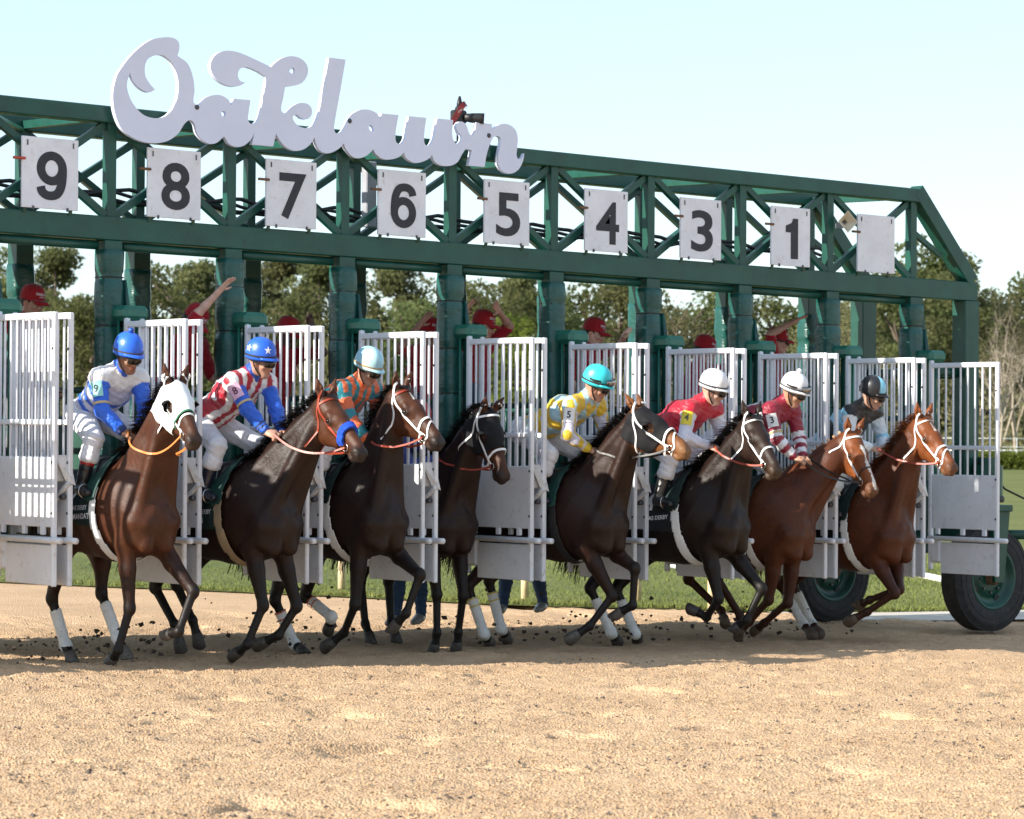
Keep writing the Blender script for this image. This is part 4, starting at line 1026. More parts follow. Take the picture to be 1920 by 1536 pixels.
    def build(s, label, pal, group):
        r = s.P0 + s.F * -.6; s.root = empty('racehorse', (r[0], r[1], gz(r[0]))); s.o = np.array(s.root.location)
        tag(s.root, label, 'horse', group)
        V, Q = s.fld.skin(.0135)
        # lightly relax
        C = s.fld.colors(V, pal)
        w = (V - s.poll) @ s.a / HS; n_ = (V - s.poll) @ s.nn / HS; l_ = (V - s.poll) @ s.l / HS
        if 'blaze' in pal:
            b = pal['blaze']; hd = (np.abs(l_) < b[2] * (1 + .5 * np.sin(w * 40))) & (w > b[0]) & (w < b[1]) & (n_ > -.06)
            C[hd] = (.72, .70, .66)
        for tg in pal.get('socks', ()):
            k = s.sp[tg]; d = np.array(k[2]) - np.array(k[1]); t = ((V - np.array(k[1])) @ d) / (d @ d)
            near = np.linalg.norm(V - (np.array(k[1]) + np.clip(t, 0, 1.6)[:, None] * d), axis=1) < .12
            m = near & (t > pal.get('sockt', .45)); C[m] = (.62, .60, .57)
        s.body = fast_mesh('body', V - s.o, Q, coat_mat('horse_coat'), s.root); vcol(s.body, C)
        for sg in (-1, 1):
            mb = MB(); mb.lathe([(r_ * HS, h_ * HS) for r_, h_ in ((.0001, .0195), (.009, .017), (.015, .012), (.0185, .003), (.016, -.008), (.001, -.015))], s.H(.213, -.072, sg * .076) - s.o, s.l * sg, 14)
            mb.build('eye', M_eye, s.root, True)
        s.mane(pal); s.tail(pal); s.hooves(pal)
        return s.root
    def hooves(s, pal):
        for c, Ho, d, fw in s.hoofs:
            fp = fw - d * (fw @ d); fp /= np.linalg.norm(fp); sd = np.cross(d, fp); L_ = np.linalg.norm(Ho - c)
            m = unit(d * .80 - fp * .60); fs = unit(fp - m * (fp @ m)); b = c + d * L_ * .93 - fp * .012; V = []; n = 20
            for rr, w_, ctr, ax_ in ((.040, .0, c, 0), (.047, .0, c + d * .008, 0), (.0, 0, 0, 1), (.0, 0, 0, 2)):
                for k in range(n):
                    t = 2 * math.pi * k / n
                    if ax_ == 0: V.append(ctr + rr * (fp * math.cos(t) + sd * math.sin(t)))
                    elif ax_ == 1: V.append(b + fs * (.064 * math.cos(t) if math.cos(t) > 0 else .050 * math.cos(t)) + sd * .060 * math.sin(t))
                    else: V.append(b + m * .010 + fs * (.058 * math.cos(t) if math.cos(t) > 0 else .046 * math.cos(t)) + sd * .054 * math.sin(t))
            Fc = [(i * n + k, i * n + (k + 1) % n, (i + 1) * n + (k + 1) % n, (i + 1) * n + k) for i in range(3) for k in range(n)] + [tuple(range(3 * n, 4 * n))]
            mesh_obj('hoof', np.array(V) - s.o, Fc, paint('hoof_%d' % int(pal['hoof'][0] * 1000), pal['hoof'], .55, .3, 30, .3, 90), s.root, True)
    def mane(s, pal):
        rg = np.random.default_rng(s.sp['n']); cr = spline(s.crest, 14); nrm = s.fld.normal(cr)
        V = []; Fc = []
        side = pal.get('maneside', -1)
        style = pal.get('mane_style', 'loose')
        up = np.array([s.perp(p, s.poll - s.crest[0]) for p in cr])
        cr = s.fld.hit(cr + up * .18, -up, .0, .5)
        if style == 'braid':
            for i, p in enumerate(cr[2:-3:2]):
                mb = MB(); mb.lathe([(.001, .024), (.014, .018), (.019, .006), (.015, -.006), (.005, -.012)], p + up[i * 2 + 2] * .006 - s.o, up[i * 2 + 2] + s.L * .3, 7)
                mb.lathe([(.012, .012), (.0165, .0165), (.012, .021)], p + up[i * 2 + 2] * .006 - s.o, up[i * 2 + 2] + s.L * .3, 7)
                mb.build('mane_braid', M_braid, s.root, True)
            return
        fl = pal.get('fly', .5)
        for i, p in enumerate(cr):
            for k in range(34):
                q = p + (cr[min(i + 1, len(cr) - 1)] - p) * rg.random() + s.L * rg.normal(0, .012)
                ln = (.07 + .11 * rg.random()) * (1 if i < len(cr) - 6 else .75)
                d0 = unit(up[i] * (.5 + fl * rg.random()) + s.L * side * rg.uniform(-.2, 1.) - s.F * fl * rg.uniform(.0, 1.1))
                d1 = unit(-s.U * rg.uniform(-.2 * fl, .9) + s.L * side * .8 - s.F * fl * rg.uniform(.2, 1.3))
                wv = unit(np.cross(d0, d1) + rg.normal(0, .2, 3)) * rg.uniform(.0015, .0045)
                a = q - up[i] * .012; b = q + d0 * ln * .42; c = b + d1 * ln * .62
                n = len(V); V += [a - wv, a + wv, b - wv, b + wv, c]; Fc += [(n, n + 1, n + 3, n + 2), (n + 2, n + 3, n + 4)]
        # forelock
        for k in range(0 if pal.get('hood') else 60):
            q = s.H(.0, .0, rg.normal(0, .018)); d = unit(s.a + s.nn * .25 + s.l * rg.normal(0, .25)); ln = rg.uniform(.07, .16)
            wv = s.l * rg.uniform(.002, .004); n = len(V); b = q + d * ln * .5 + s.nn * .02; c = b + d * ln * .5 - s.nn * .012
            V += [q - wv, q + wv, b - wv, b + wv, c]; Fc += [(n, n + 1, n + 3, n + 2), (n + 2, n + 3, n + 4)]
        mesh_obj('mane', np.array(V) - s.o, Fc, hair_mat(pal['hair']), s.root, True)
    def tail(s, pal):
        rg = np.random.default_rng(s.sp['n'] + 50); V = []; Fc = []; b0 = s.T(-1.66, 0, .22)
        for k in range(260):
            d0 = unit(-s.F * rg.uniform(.5, 1.) + s.U * rg.uniform(-.3, .3) + s.L * rg.normal(0, .12)); ln = rg.uniform(.5, .8)
            p = [b0 + s.L * rg.normal(0, .018) + s.U * rg.normal(0, .018)]
            d = d0
            for j in range(5):
                d = unit(d + np.array((0, 0, -1.)) * .42 + rg.normal(0, .05, 3)); p.append(p[-1] + d * ln / 5)
            wv = unit(rg.normal(0, 1, 3)) * .004; n = len(V)
            for q in p: V += [q - wv, q + wv]
            Fc += [(n + 2 * j, n + 2 * j + 1, n + 2 * j + 3, n + 2 * j + 2) for j in range(5)]
        mesh_obj('tail', np.array(V) - s.o, Fc, hair_mat(pal['hair']), s.root, True)
    # ---- tack
    def loop(s, pts, w, t, name, mat, closed=False, off=.002, from_=None):
        """strap through head points, dropped on the skin from outside"""
        P = spline(pts, 6, closed)
        c0 = s.H(.3, -.10) if from_ is None else from_
        ax = s.a
        D = []
        for p in P:
            c = s.poll + s.a * ((p - s.poll) @ s.a) + s.nn * -.09; D.append(c - p)
        D = np.array(D); O = P - D / np.linalg.norm(D, axis=1)[:, None] * .10
        X = s.fld.hit(O, D, off, .35); Nn = s.fld.normal(X)
        return ribbon(X - s.o, Nn, w, t, closed).build(name, mat, s.root if not isinstance(name, tuple) else None)
    def bridle(s, mat, rein_mat, nose=True, brow=True, figure8=False, brow_mat=None, w=.019, off=.002):
        H = s.H; ring = []
        br = empty('bridle'); br.parent = s.root
        parts = []
        for sg in (-1, 1):
            parts.append(s.loop([H(-.005, -.02, sg * .02), H(.06, -.05, sg * .10), H(.16, -.10, sg * .12), H(.30, -.115, sg * .10), H(.43, -.118, sg * .08)], w, .005, 'cheek_strap', mat, False, off))
            # bit ring
            c = s.fld.hit([H(.445, -.118, sg * .16)], [-s.l * sg], .006, .3)[0]; ring.append(c)
            mb = MB(); th = np.linspace(0, 2 * math.pi, 15)
            mb.tube([c - s.o + s.a * .03 * math.cos(t) + s.nn * .03 * math.sin(t) for t in th], .0035, 6, False); parts.append(mb.build('bit_ring', M_steel, br, True))
        parts.append(s.loop([H(.055, -.05, -.10), H(.105, -.14, -.12), H(.17, -.25, -.10), H(.195, -.33, 0), H(.17, -.25, .10), H(.105, -.14, .12), H(.055, -.05, .10)], w * .8, .004, 'throat_latch', mat, False, off))
        if brow: parts.append(s.loop([H(.06, -.06, -.11), H(.075, .01, -.07), H(.08, .04, 0), H(.075, .01, .07), H(.06, -.06, .11)], w, .005, 'browband', brow_mat or mat, False, off))
        if nose:
            q = .36
            parts.append(s.loop([H(q + .06, -.17, 0), H(q + .05, -.16, -.09), H(q + .02, -.09, -.10), H(q, -.02, -.06), H(q, .01, 0), H(q, -.02, .06), H(q + .02, -.09, .10), H(q + .05, -.16, .09)], w, .006, 'noseband', mat, True, off))
        if figure8:
            parts.append(s.loop([H(.47, -.18, 0), H(.47, -.15, -.08), H(.475, -.09, -.09), H(.44, -.03, -.06), H(.40, .0, 0), H(.44, -.03, .06), H(.475, -.09, .09), H(.47, -.15, .08)], w * .8, .005, 'drop_noseband', mat, True))
        for p in parts: p.parent = br
        s.ring = ring
        s.br = br
        return br
    def reins(s, hands, mat, slack=.05):
        for sg, hd in zip((-1, 1), hands):
            a = s.ring[0 if sg < 0 else 1]; b = np.array(hd)
            P = [a]
            for t in (.2, .4, .6, .8):
                p = a * (1 - t) + b * t - np.array((0, 0, 1.)) * slack * 4 * t * (1 - t) + s.L * sg * .03 * math.sin(math.pi * t)
                d = float(s.fld.at([p])[0])
                if d < .02: p = p + s.fld.normal([p])[0] * (.022 - d)
                P.append(p)
            P.append(b)
            X = spline(P, 6); dd = s.fld.at(X); nr = s.fld.normal(X)
            X = X + nr * np.maximum(.012 - dd, 0)[:, None]
            ribbon(X - s.o, np.array([s.L * sg + s.U * .3] * len(X)), .017, .004).build('rein', mat, s.root)
    def shell(s, name, mat, off, fn, h=.012, lo=None, hi=None, thick=.004, parent=None, col=None):
        V, Q = s.fld.skin(h, off, lo=lo, hi=hi)
        m = fn(V); V, Q = clip_faces(V, Q, m)
        o = fast_mesh(name, V - s.o, Q, mat, parent or s.root)
        md = o.modifiers.new('thick', 'SOLIDIFY'); md.thickness = thick; md.offset = 1
        return o, V
    def hood(s, mat, eye_r=.05, trim=None, cups=None, a1=.335, lettering=None):
        P = [s.H(x, y, z) for x in (-.1, .42) for y in (.1, -.34) for z in (-.15, .15)]
        lo = np.min(P, 0); hi = np.max(P, 0)
        def crd(V): d = V - s.poll; return d @ s.a, d @ s.nn, d @ s.l
        def fn(V):
            a, n, l = [q / HS for q in crd(V)]
            edge = a1 - .10 * np.clip(-n - .09, 0, .2) / .1 * .3
            inn = (a > -.005 + .16 * np.clip(-n - .08, 0, .2)) & (a < edge) & (n > -.262)
            ear = (np.hypot(a - .015, (np.abs(l) - .052) * 1.) < .036) & (n > -.05)
            eye = np.hypot(a - .215, n + .072) < eye_r
            eye &= np.abs(l) > .045
            out = inn & ~ear & ~eye & (n < .07)
            return out
        o, V = s.shell('blinker_hood', mat, .007, fn, .0085, lo, hi, .004)
        if trim:
            q = a1 - .004
            for pts, cl in (([s.H(q, -.20, -.08), s.H(q, -.09, -.12), s.H(q, -.02, -.07), s.H(q, .01, 0), s.H(q, -.02, .07), s.H(q, -.09, .12), s.H(q, -.20, .08)], False),):
                s.loop(pts, .016, .005, 'hood_trim', trim, cl, .008)
        if cups:
            for sg in (-1, 1):
                th = np.linspace(math.radians(cups[1]), math.radians(cups[2]), 20); V = []; Fc = []
                c = s.H(.215, -.072, sg * .03); e = eye_r + .004
                base = s.fld.hit([s.H(.215 + e * math.cos(t), -.072 + e * math.sin(t), sg * .18) for t in th], [-s.l * sg] * len(th), .006, .3)
                for b_, t in zip(base, th):
                    r_in = s.a * math.cos(t) + s.nn * math.sin(t)
                    V += [b_, b_ + s.l * sg * .022 - r_in * .004, b_ + s.l * sg * .040 - r_in * .018, b_ + s.l * sg * .046 - r_in * .030]
                for i in range(len(th) - 1):
                    Fc += [(i * 4 + k, i * 4 + k + 1, i * 4 + 5 + k, i * 4 + 4 + k) for k in range(3)]
                c_ = mesh_obj('eye_cup', np.array(V) - s.o, Fc, cups[0], s.root, True)
                md = c_.modifiers.new('t', 'SOLIDIFY'); md.thickness = .004
        return o
    def cloth(s, mat, pad_mat, girth_mat, name_text=None, number=None, event='ARKANSAS DERBY'):
        """saddle towel, girth, race saddle"""
        lo = np.min([s.T(u, l, v) for u in (-1.5, -.2) for l in (-.4, .4) for v in (-.45, .65)], 0); hi = np.max([s.T(u, l, v) for u in (-1.5, -.2) for l in (-.4, .4) for v in (-.45, .65)], 0)
        def crd(V): d = V - s.P0; return d @ s.F, d @ s.L, d @ s.U
        def fn(V):
            u, l, v = crd(V); return (u < -.50) & (u > -1.17) & (v > -.01 - .06 * (u + .9))
        s.towel, _ = s.shell('saddle_cloth', mat, .012, fn, .02, lo, hi, .006)
        def fn2(V):
            u, l, v = crd(V); return (u < -.48) & (u > -.74) & (v > .16 + .25 * np.abs(u + .57))
        s.shell('saddle_pad', pad_mat, .026, fn2, .016, lo, hi, .008)
        def fn3(V):
            u, l, v = crd(V); c = -.50 - .04 * np.clip((v + .3) / .6, 0, 1); return (u < c + .05) & (u > c - .05) & (v < .28)
        s.shell('girth', girth_mat, .018, fn3, .014, lo, hi, .005)
        # race saddle: seat and flaps
        fs = Field(); R_ = np.stack([s.F, s.L, s.U])
        fs.ball(s.T(-.72, 0, .485), (.20, .14, .05), .03, 0, R_); fs.ball(s.T(-.56, 0, .52), (.05, .09, .04), .05, 0, R_); fs.ball(s.T(-.90, 0, .51), (.06, .11, .04), .05, 0, R_)
        for sg in (-1, 1): fs.cone(s.T(-.66, sg * .13, .46), s.T(-.60, sg * .27, .24), .05, .035, .05, 0)
        V, Q = fs.skin(.02); fast_mesh('saddle', V - s.o, Q, M_blackleather, s.root)
        # lettering on both sides
        for sg in (-1, 1):
            for body, size, cu, cv, m in ((number, .24, -.84, .27, M_white_print), (event, .052, -.82, .12, M_white_print), (name_text, .062, -.82, .05, M_white_print)):
                if not body: continue
                V, Fc = text_mesh(body, size); V, Fc = subdiv2(V, Fc, .04)
                # reading direction: on the right side letters run towards the tail... seen from outside
                u = cu + V[:, 0] * (1 if sg < 0 else -1); v = cv + V[:, 1]
                O = np.array([s.T(a, sg * .6, b) for a, b in zip(u, v)]); X = s.fld.hit(O, [-s.L * sg] * len(O), .0205, .9)
                mesh_obj('cloth_lettering', X - s.o, Fc, m, s.towel)
    def bandage(s, legs, mat, stripe=None):
        for tg in legs:
            k = [np.array(p) for p in s.sp[tg]]; A, B, Cc = k[1], k[2], k[3]
            lo = np.min([A, B, Cc], 0) - .1; hi = np.max([A, B, Cc], 0) + .1
            d = B - A; d2 = Cc - B
            def fn(V):
                t = ((V - A) @ d) / (d @ d); t2 = ((V - B) @ d2) / (d2 @ d2)
                near = np.linalg.norm(V - (A + np.clip(t, 0, 1)[:, None] * d), axis=1) < .075
                return (t > .24) & (t2 < .30) & (near | (np.linalg.norm(V - B, axis=1) < .075))
            o, V = s.shell('leg_bandage', mat, .006, fn, .011, lo, hi, .005)
            if stripe:
                for t in (.27, .42):
                    c = A + d * t; x = unit(np.cross(d, s.L)); y = unit(np.cross(d, x)); th = np.linspace(0, 2 * math.pi, 13)[:-1]
                    O = np.array([c + .1 * (x * math.cos(a) + y * math.sin(a)) for a in th]); X = s.fld.hit(O, c - O, .012, .1)
                    ribbon(X - s.o, s.fld.normal(X), .012, .003, True).build('bandage_tape', stripe, o)

def hair_mat(col):
    return paint('hair_%d' % int(sum(c * 1000 * (i + 1) for i, c in enumerate(col))), col, .42, .3, 30, 0)

M_eye = paint('horse_eye', (.012, .007, .004), .06, .1, 4, 0)
M_steel = paint('bit_steel', (.62, .61, .58), .25, .1, 20, 0, metal=1.)
M_blackleather = paint('black_leather', (.016, .016, .018), .35, .2, 12, .15, 90)
M_white_print = paint('white_print', (.78, .78, .80), .6, .03, 10, 0)
M_braid = paint('braid_bands', (.50, .30, .17), .6, .5, 60, .2)
POSES = {
 1: {'n': 1, 'chest': [0.0, -1.826, 1.165], 'F': [0.0, -0.999, 0.052], 'L': [1.0, 0.0, -0.0], 'U': [0.0, 0.052, 0.999], 'poll': [0.0, -2.01, 2.265], 'muz': [-0.099, -2.532, 1.809], 'RF': [[-0.15, -1.536, 0.96], [-0.138, -1.578, 0.464], [-0.226, -1.553, 0.138], [-0.184, -1.367, 0.018]], 'LF': [[0.15, -1.536, 0.96], [0.278, -1.852, 0.598], [0.142, -1.861, 0.287], [0.13, -1.673, 0.252]], 'RH': [[-0.17, -0.614, 0.982], [-0.198, -0.446, 0.49], [-0.13, -0.559, 0.111], [-0.132, -0.685, -0.011]], 'LH': [[0.17, -0.614, 0.982], [0.13, -0.68, 0.535], [0.13, -0.94, 0.189], [0.135, -1.101, 0.03]]},
 2: {'n': 2, 'chest': [1.2, -1.835, 1.119], 'F': [0.122, -0.991, 0.052], 'L': [0.993, 0.122, -0.0], 'U': [-0.006, 0.052, 0.999], 'poll': [1.402, -2.062, 2.174], 'muz': [1.451, -2.587, 1.713], 'RF': [[1.016, -1.566, 0.914], [1.05, -1.68, 0.456], [0.933, -1.631, 0.142], [0.918, -1.436, 0.027]], 'LF': [[1.314, -1.529, 0.914], [1.411, -1.63, 0.437], [1.295, -1.54, 0.197], [1.202, -1.357, 0.102]], 'RH': [[0.884, -0.653, 0.936], [0.865, -0.303, 0.551], [0.911, -0.548, 0.248], [0.953, -0.593, 0.031]], 'LH': [[1.221, -0.611, 0.936], [1.097, -0.268, 0.566], [1.155, -0.442, 0.266], [1.199, -0.488, 0.049]]},
 3: {'n': 3, 'chest': [2.4, -1.639, 1.119], 'F': [0.087, -0.994, 0.07], 'L': [0.996, 0.087, -0.0], 'U': [-0.006, 0.069, 0.998], 'poll': [2.404, -1.69, 2.26], 'muz': [2.521, -2.203, 1.799], 'RF': [[2.226, -1.367, 0.909], [2.178, -1.369, 0.414], [2.223, -1.146, 0.163], [2.12, -1.001, 0.023]], 'LF': [[2.525, -1.341, 0.909], [2.553, -1.776, 0.669], [2.45, -1.726, 0.35], [2.405, -1.565, 0.198]], 'RH': [[2.125, -0.45, 0.914], [2.008, -0.407, 0.41], [2.168, -0.476, 0.026], [2.168, -0.64, -0.038]], 'LH': [[2.464, -0.42, 0.914], [2.411, -0.276, 0.424], [2.443, -0.634, 0.265], [2.486, -0.532, 0.128]]},
 4: {'n': 4, 'chest': [3.6, -0.987, 1.048], 'F': [-0.052, -0.998, 0.035], 'L': [0.999, -0.052, 0.0], 'U': [0.002, 0.035, 0.999], 'poll': [3.653, -1.285, 2.086], 'muz': [3.661, -1.592, 1.457], 'RF': [[3.466, -0.687, 0.847], [3.481, -0.767, 0.43], [3.481, -0.771, 0.096], [3.484, -0.714, -0.096]], 'LF': [[3.765, -0.702, 0.847], [3.74, -0.809, 0.416], [3.743, -0.737, 0.089], [3.76, -0.692, -0.08]], 'RH': [[3.494, 0.235, 0.885], [3.526, 0.468, 0.496], [3.532, 0.397, 0.106], [3.527, 0.287, -0.054]], 'LH': [[3.833, 0.217, 0.885], [3.826, 0.452, 0.496], [3.812, 0.383, 0.106], [3.806, 0.273, -0.054]]},
 5: {'n': 5, 'chest': [4.8, -1.712, 1.065], 'F': [0.173, -0.982, 0.07], 'L': [0.985, 0.174, -0.0], 'U': [-0.012, 0.069, 0.998], 'poll': [4.834, -1.904, 2.11], 'muz': [5.003, -2.481, 1.752], 'RF': [[4.603, -1.457, 0.855], [4.778, -1.635, 0.425], [4.61, -1.52, 0.154], [4.459, -1.409, 0.028]], 'LF': [[4.898, -1.404, 0.855], [4.939, -1.75, 0.666], [4.935, -1.728, 0.339], [4.853, -1.546, 0.232]], 'RH': [[4.423, -0.551, 0.86], [4.136, -0.36, 0.471], [4.235, -0.472, 0.044], [4.397, -0.356, -0.063]], 'LH': [[4.758, -0.492, 0.86], [4.441, -0.272, 0.512], [4.514, -0.365, 0.076], [4.674, -0.261, -0.045]]},
 6: {'n': 6, 'chest': [6.0, -2.006, 1.042], 'F': [0.173, -0.981, 0.087], 'L': [0.985, 0.174, -0.0], 'U': [-0.015, 0.086, 0.996], 'poll': [5.99, -2.137, 2.044], 'muz': [5.911, -2.624, 1.547], 'RF': [[5.803, -1.754, 0.826], [5.842, -1.857, 0.38], [5.872, -1.666, 0.2], [5.783, -1.524, 0.278]], 'LF': [[6.099, -1.702, 0.826], [6.221, -2.019, 0.463], [6.119, -1.933, 0.182], [6.092, -1.777, 0.082]], 'RH': [[5.623, -0.849, 0.816], [5.338, -0.64, 0.435], [5.473, -0.788, 0.03], [5.637, -0.697, -0.081]], 'LH': [[5.958, -0.79, 0.816], [5.7, -0.587, 0.413], [5.82, -0.725, 0.0], [5.942, -0.621, -0.072]]},
 7: {'n': 7, 'chest': [7.2, -1.618, 0.939], 'F': [0.225, -0.973, 0.052], 'L': [0.974, 0.225, -0.0], 'U': [-0.012, 0.051, 0.999], 'poll': [7.652, -1.728, 1.911], 'muz': [7.617, -2.125, 1.335], 'RF': [[6.989, -1.369, 0.733], [6.99, -1.285, 0.309], [6.941, -1.073, 0.088], [6.909, -0.937, -0.024]], 'LF': [[7.281, -1.302, 0.733], [7.253, -1.269, 0.275], [7.193, -1.009, 0.066], [7.192, -0.86, -0.029]], 'RH': [[6.762, -0.475, 0.755], [6.905, -0.234, 0.463], [7.073, -0.527, 0.162], [6.981, -0.698, 0.046]], 'LH': [[7.093, -0.398, 0.755], [6.921, -0.64, 0.479], [7.13, -0.738, 0.12], [7.107, -0.737, -0.105]]},
 8: {'n': 8, 'chest': [8.4, -1.719, 0.897], 'F': [0.087, -0.994, 0.07], 'L': [0.996, 0.087, -0.0], 'U': [-0.006, 0.069, 0.998], 'poll': [8.446, -1.871, 2.054], 'muz': [8.427, -2.372, 1.566], 'RF': [[8.226, -1.447, 0.686], [8.266, -1.683, 0.351], [8.152, -1.426, 0.163], [8.045, -1.258, 0.055]], 'LF': [[8.525, -1.421, 0.686], [8.386, -1.622, 0.386], [8.283, -1.322, 0.267], [8.318, -1.111, 0.194]], 'RH': [[8.125, -0.529, 0.692], [8.138, -0.212, 0.377], [8.288, -0.388, -0.011], [8.246, -0.575, -0.13]], 'LH': [[8.464, -0.5, 0.692], [8.391, -0.12, 0.383], [8.515, -0.275, -0.024], [8.446, -0.466, -0.123]]},
}
BAY = dict(body=(.062, .020, .008), leg=(.026, .010, .006), point=(.012, .009, .008), hoof=(.10, .085, .07), head=(.068, .024, .011), muz=(.035, .022, .017), dark=(.012, .009, .008), hair=(.010, .008, .008))
DBAY = dict(body=(.017, .0065, .004), leg=(.009, .005, .004), point=(.010, .008, .007), hoof=(.06, .05, .04), head=(.06, .022, .010), muz=(.022, .016, .014), dark=(.01, .008, .007), hair=(.010, .008, .007))
BROWN = dict(body=(.014, .0065, .0042), leg=(.008, .005, .004), point=(.010, .008, .007), hoof=(.05, .04, .035), head=(.024, .012, .008), muz=(.055, .033, .02), dark=(.01, .008, .007), hair=(.010, .008, .007))
CHEST = dict(body=(.085, .024, .008), leg=(.055, .016, .007), point=(.045, .015, .007), hoof=(.11, .07, .045), head=(.19, .056, .015), muz=(.12, .055, .03), dark=(.03, .013, .008), hair=(.17, .055, .018))
M_strap_white = strap_mat('white_strap', (.80, .80, .80)); M_strap_brown = strap_mat('brown_leather', (.13, .032, .014), .4)
M_strap_orange = strap_mat('orange_leather', (.62, .20, .045), .45); M_strap_black = strap_mat('black_strap', (.018, .016, .016), .45)
M_strap_red = strap_mat('red_leather', (.30, .045, .022), .4)
M_towel = paint('dark_green_towel', (.004, .020, .017), .75, .2, 14, .3, 160); M_towel_black = paint('black_towel', (.008, .009, .012), .75, .2, 14, .3, 160)
M_girth_white = paint('white_girth', (.80, .80, .78), .6, .05, 12, .15); M_girth_tan = paint('tan_girth', (.32, .24, .15), .6, .1, 12, .15); M_girth_black = paint('black_girth', (.012, .012, .013), .6, .1, 12, .15)
M_pad_green = paint('green_pad', (.006, .045, .035), .6, .1, 12, .2); M_bandage = paint('white_bandage', (.74, .73, .70), .75, .08, 18, .35, 120, dirt=(.50, .43, .34))
M_hood_white = paint('white_hood', (.80, .81, .80), .62, .04, 9, .25, 90); M_hood_black = paint('black_hood', (.009, .009, .011), .75, .1, 9, .3, 90, spec=.25)
M_trim_green = paint('green_trim', (.02, .14, .075), .6, .05, 9, .1); M_tape_red = paint('orange_tape', (.55, .10, .04), .6, .05, 9, 0); M_tape_yel = paint('yellow_tape', (.65, .50, .08), .6, .05, 9, 0)
M_blue_fleece = paint('blue_fleece', (.012, .085, .60), .95, .25, 60, 1., 220)
G_H = 'racehorses breaking from the gate'
HORSES = {}
def horse(n, label, pal, **kw):
    sp = dict(POSES[n]); sp.update(kw); h = Horse(sp); h.build(label, pal, G_H); HORSES[n] = h; return h
h = horse(1, 'bay racehorse in a white blinker hood with green trim, leftmost of the field', dict(BAY, hood=1), en=.85, ea=.55)
h.bridle(M_strap_white, M_strap_orange, brow=False); h.hood(M_hood_white, .046, M_trim_green, (M_hood_black, 100, 260))
h.cloth(M_towel, M_pad_green, M_girth_white, 'STRONG MANDATE', '9')
h.bandage(('RH', 'LH'), M_bandage)
h = horse(2, 'dark bay racehorse with a fluffy blue noseband', dict(DBAY, head=(.075, .024, .009)), ea=.75)
h.bridle(M_strap_red, M_strap_red, nose=False)
h.loop([h.H(.41, -.16, -.09), h.H(.375, -.09, -.12), h.H(.35, -.02, -.08), h.H(.345, .02, 0), h.H(.35, -.02, .08), h.H(.375, -.09, .12), h.H(.41, -.16, .09)], .055, .026, 'fleece_noseband', M_blue_fleece)
h.cloth(M_towel, M_pad_green, M_girth_tan, 'BAYERN', '8')
h = horse(3, 'dark bay racehorse with white bridle, red browband and a small star', dict(DBAY, head=(.065, .022, .009), blaze=(.10, .17, .012)), en=.9, ea=.45)
h.bridle(M_strap_white, M_strap_red, figure8=True, brow_mat=M_strap_red); h.cloth(M_towel_black, M_towel, M_girth_white, None, '7'); h.bandage(('RH', 'LH'), M_bandage, M_tape_red)
h = horse(4, 'near-black bay racehorse in a black hood with head bowed', dict(DBAY, body=(.016, .006, .004), hood=1), en=.9, ea=.4)
h.bridle(M_strap_white, M_strap_red, off=.013); h.hood(M_hood_black, .042, None, (M_hood_black, 90, 270)); h.cloth(M_towel_black, M_towel, M_girth_black, None, '6')
h = horse(5, 'bay racehorse in a black blinker hood with tan muzzle and white bridle', dict(BAY, hood=1, body=(.022, .009, .006), head=(.18, .068, .022), muz=(.20, .10, .045)), en=.55, ea=.9)
h.bridle(M_strap_white, M_strap_black, figure8=True, brow=False, off=.013); h.hood(M_hood_black, .044, None, (M_hood_black, 90, 270), a1=.36); h.cloth(M_towel, M_pad_green, M_girth_black, 'DANZA', '5'); h.bandage(('RH', 'LH'), M_bandage, M_tape_yel)
h = horse(6, 'dark brown racehorse with tan nose, white bridle and mouth ajar', BROWN, en=.6, ea=.8, mouth=.018)
h.bridle(M_strap_white, M_strap_brown); h.cloth(M_towel_black, M_towel, M_girth_white, None, '4'); h.bandage(('RH', 'LH'), M_bandage)
h = horse(7, 'bright chestnut racehorse with a braided mane and narrow white blaze', dict(CHEST, mane_style='braid', blaze=(.16, .56, .013)), en=.8, ea=.6, mouth=.022)
h.bridle(M_strap_white, M_strap_black, nose=False); 
h.loop([h.H(.43, -.17, 0), h.H(.42, -.16, -.09), h.H(.39, -.09, -.10), h.H(.37, -.02, -.06), h.H(.37, .01, 0), h.H(.37, -.02, .06), h.H(.39, -.09, .10), h.H(.42, -.16, .09)], .013, .005, 'noseband', M_strap_black, True)
h.cloth(M_towel_black, M_towel, M_girth_white, None, '3')
h = horse(8, 'red chestnut racehorse with flying mane, rightmost of the field', dict(CHEST, blaze=(.10, .20, .008), socks=()), en=.8, ea=.6)
h.bridle(M_strap_white, M_strap_red, figure8=True); h.cloth(M_towel_black, M_towel, M_girth_white, None, '1'); h.bandage(('RH', 'LH'), M_bandage)
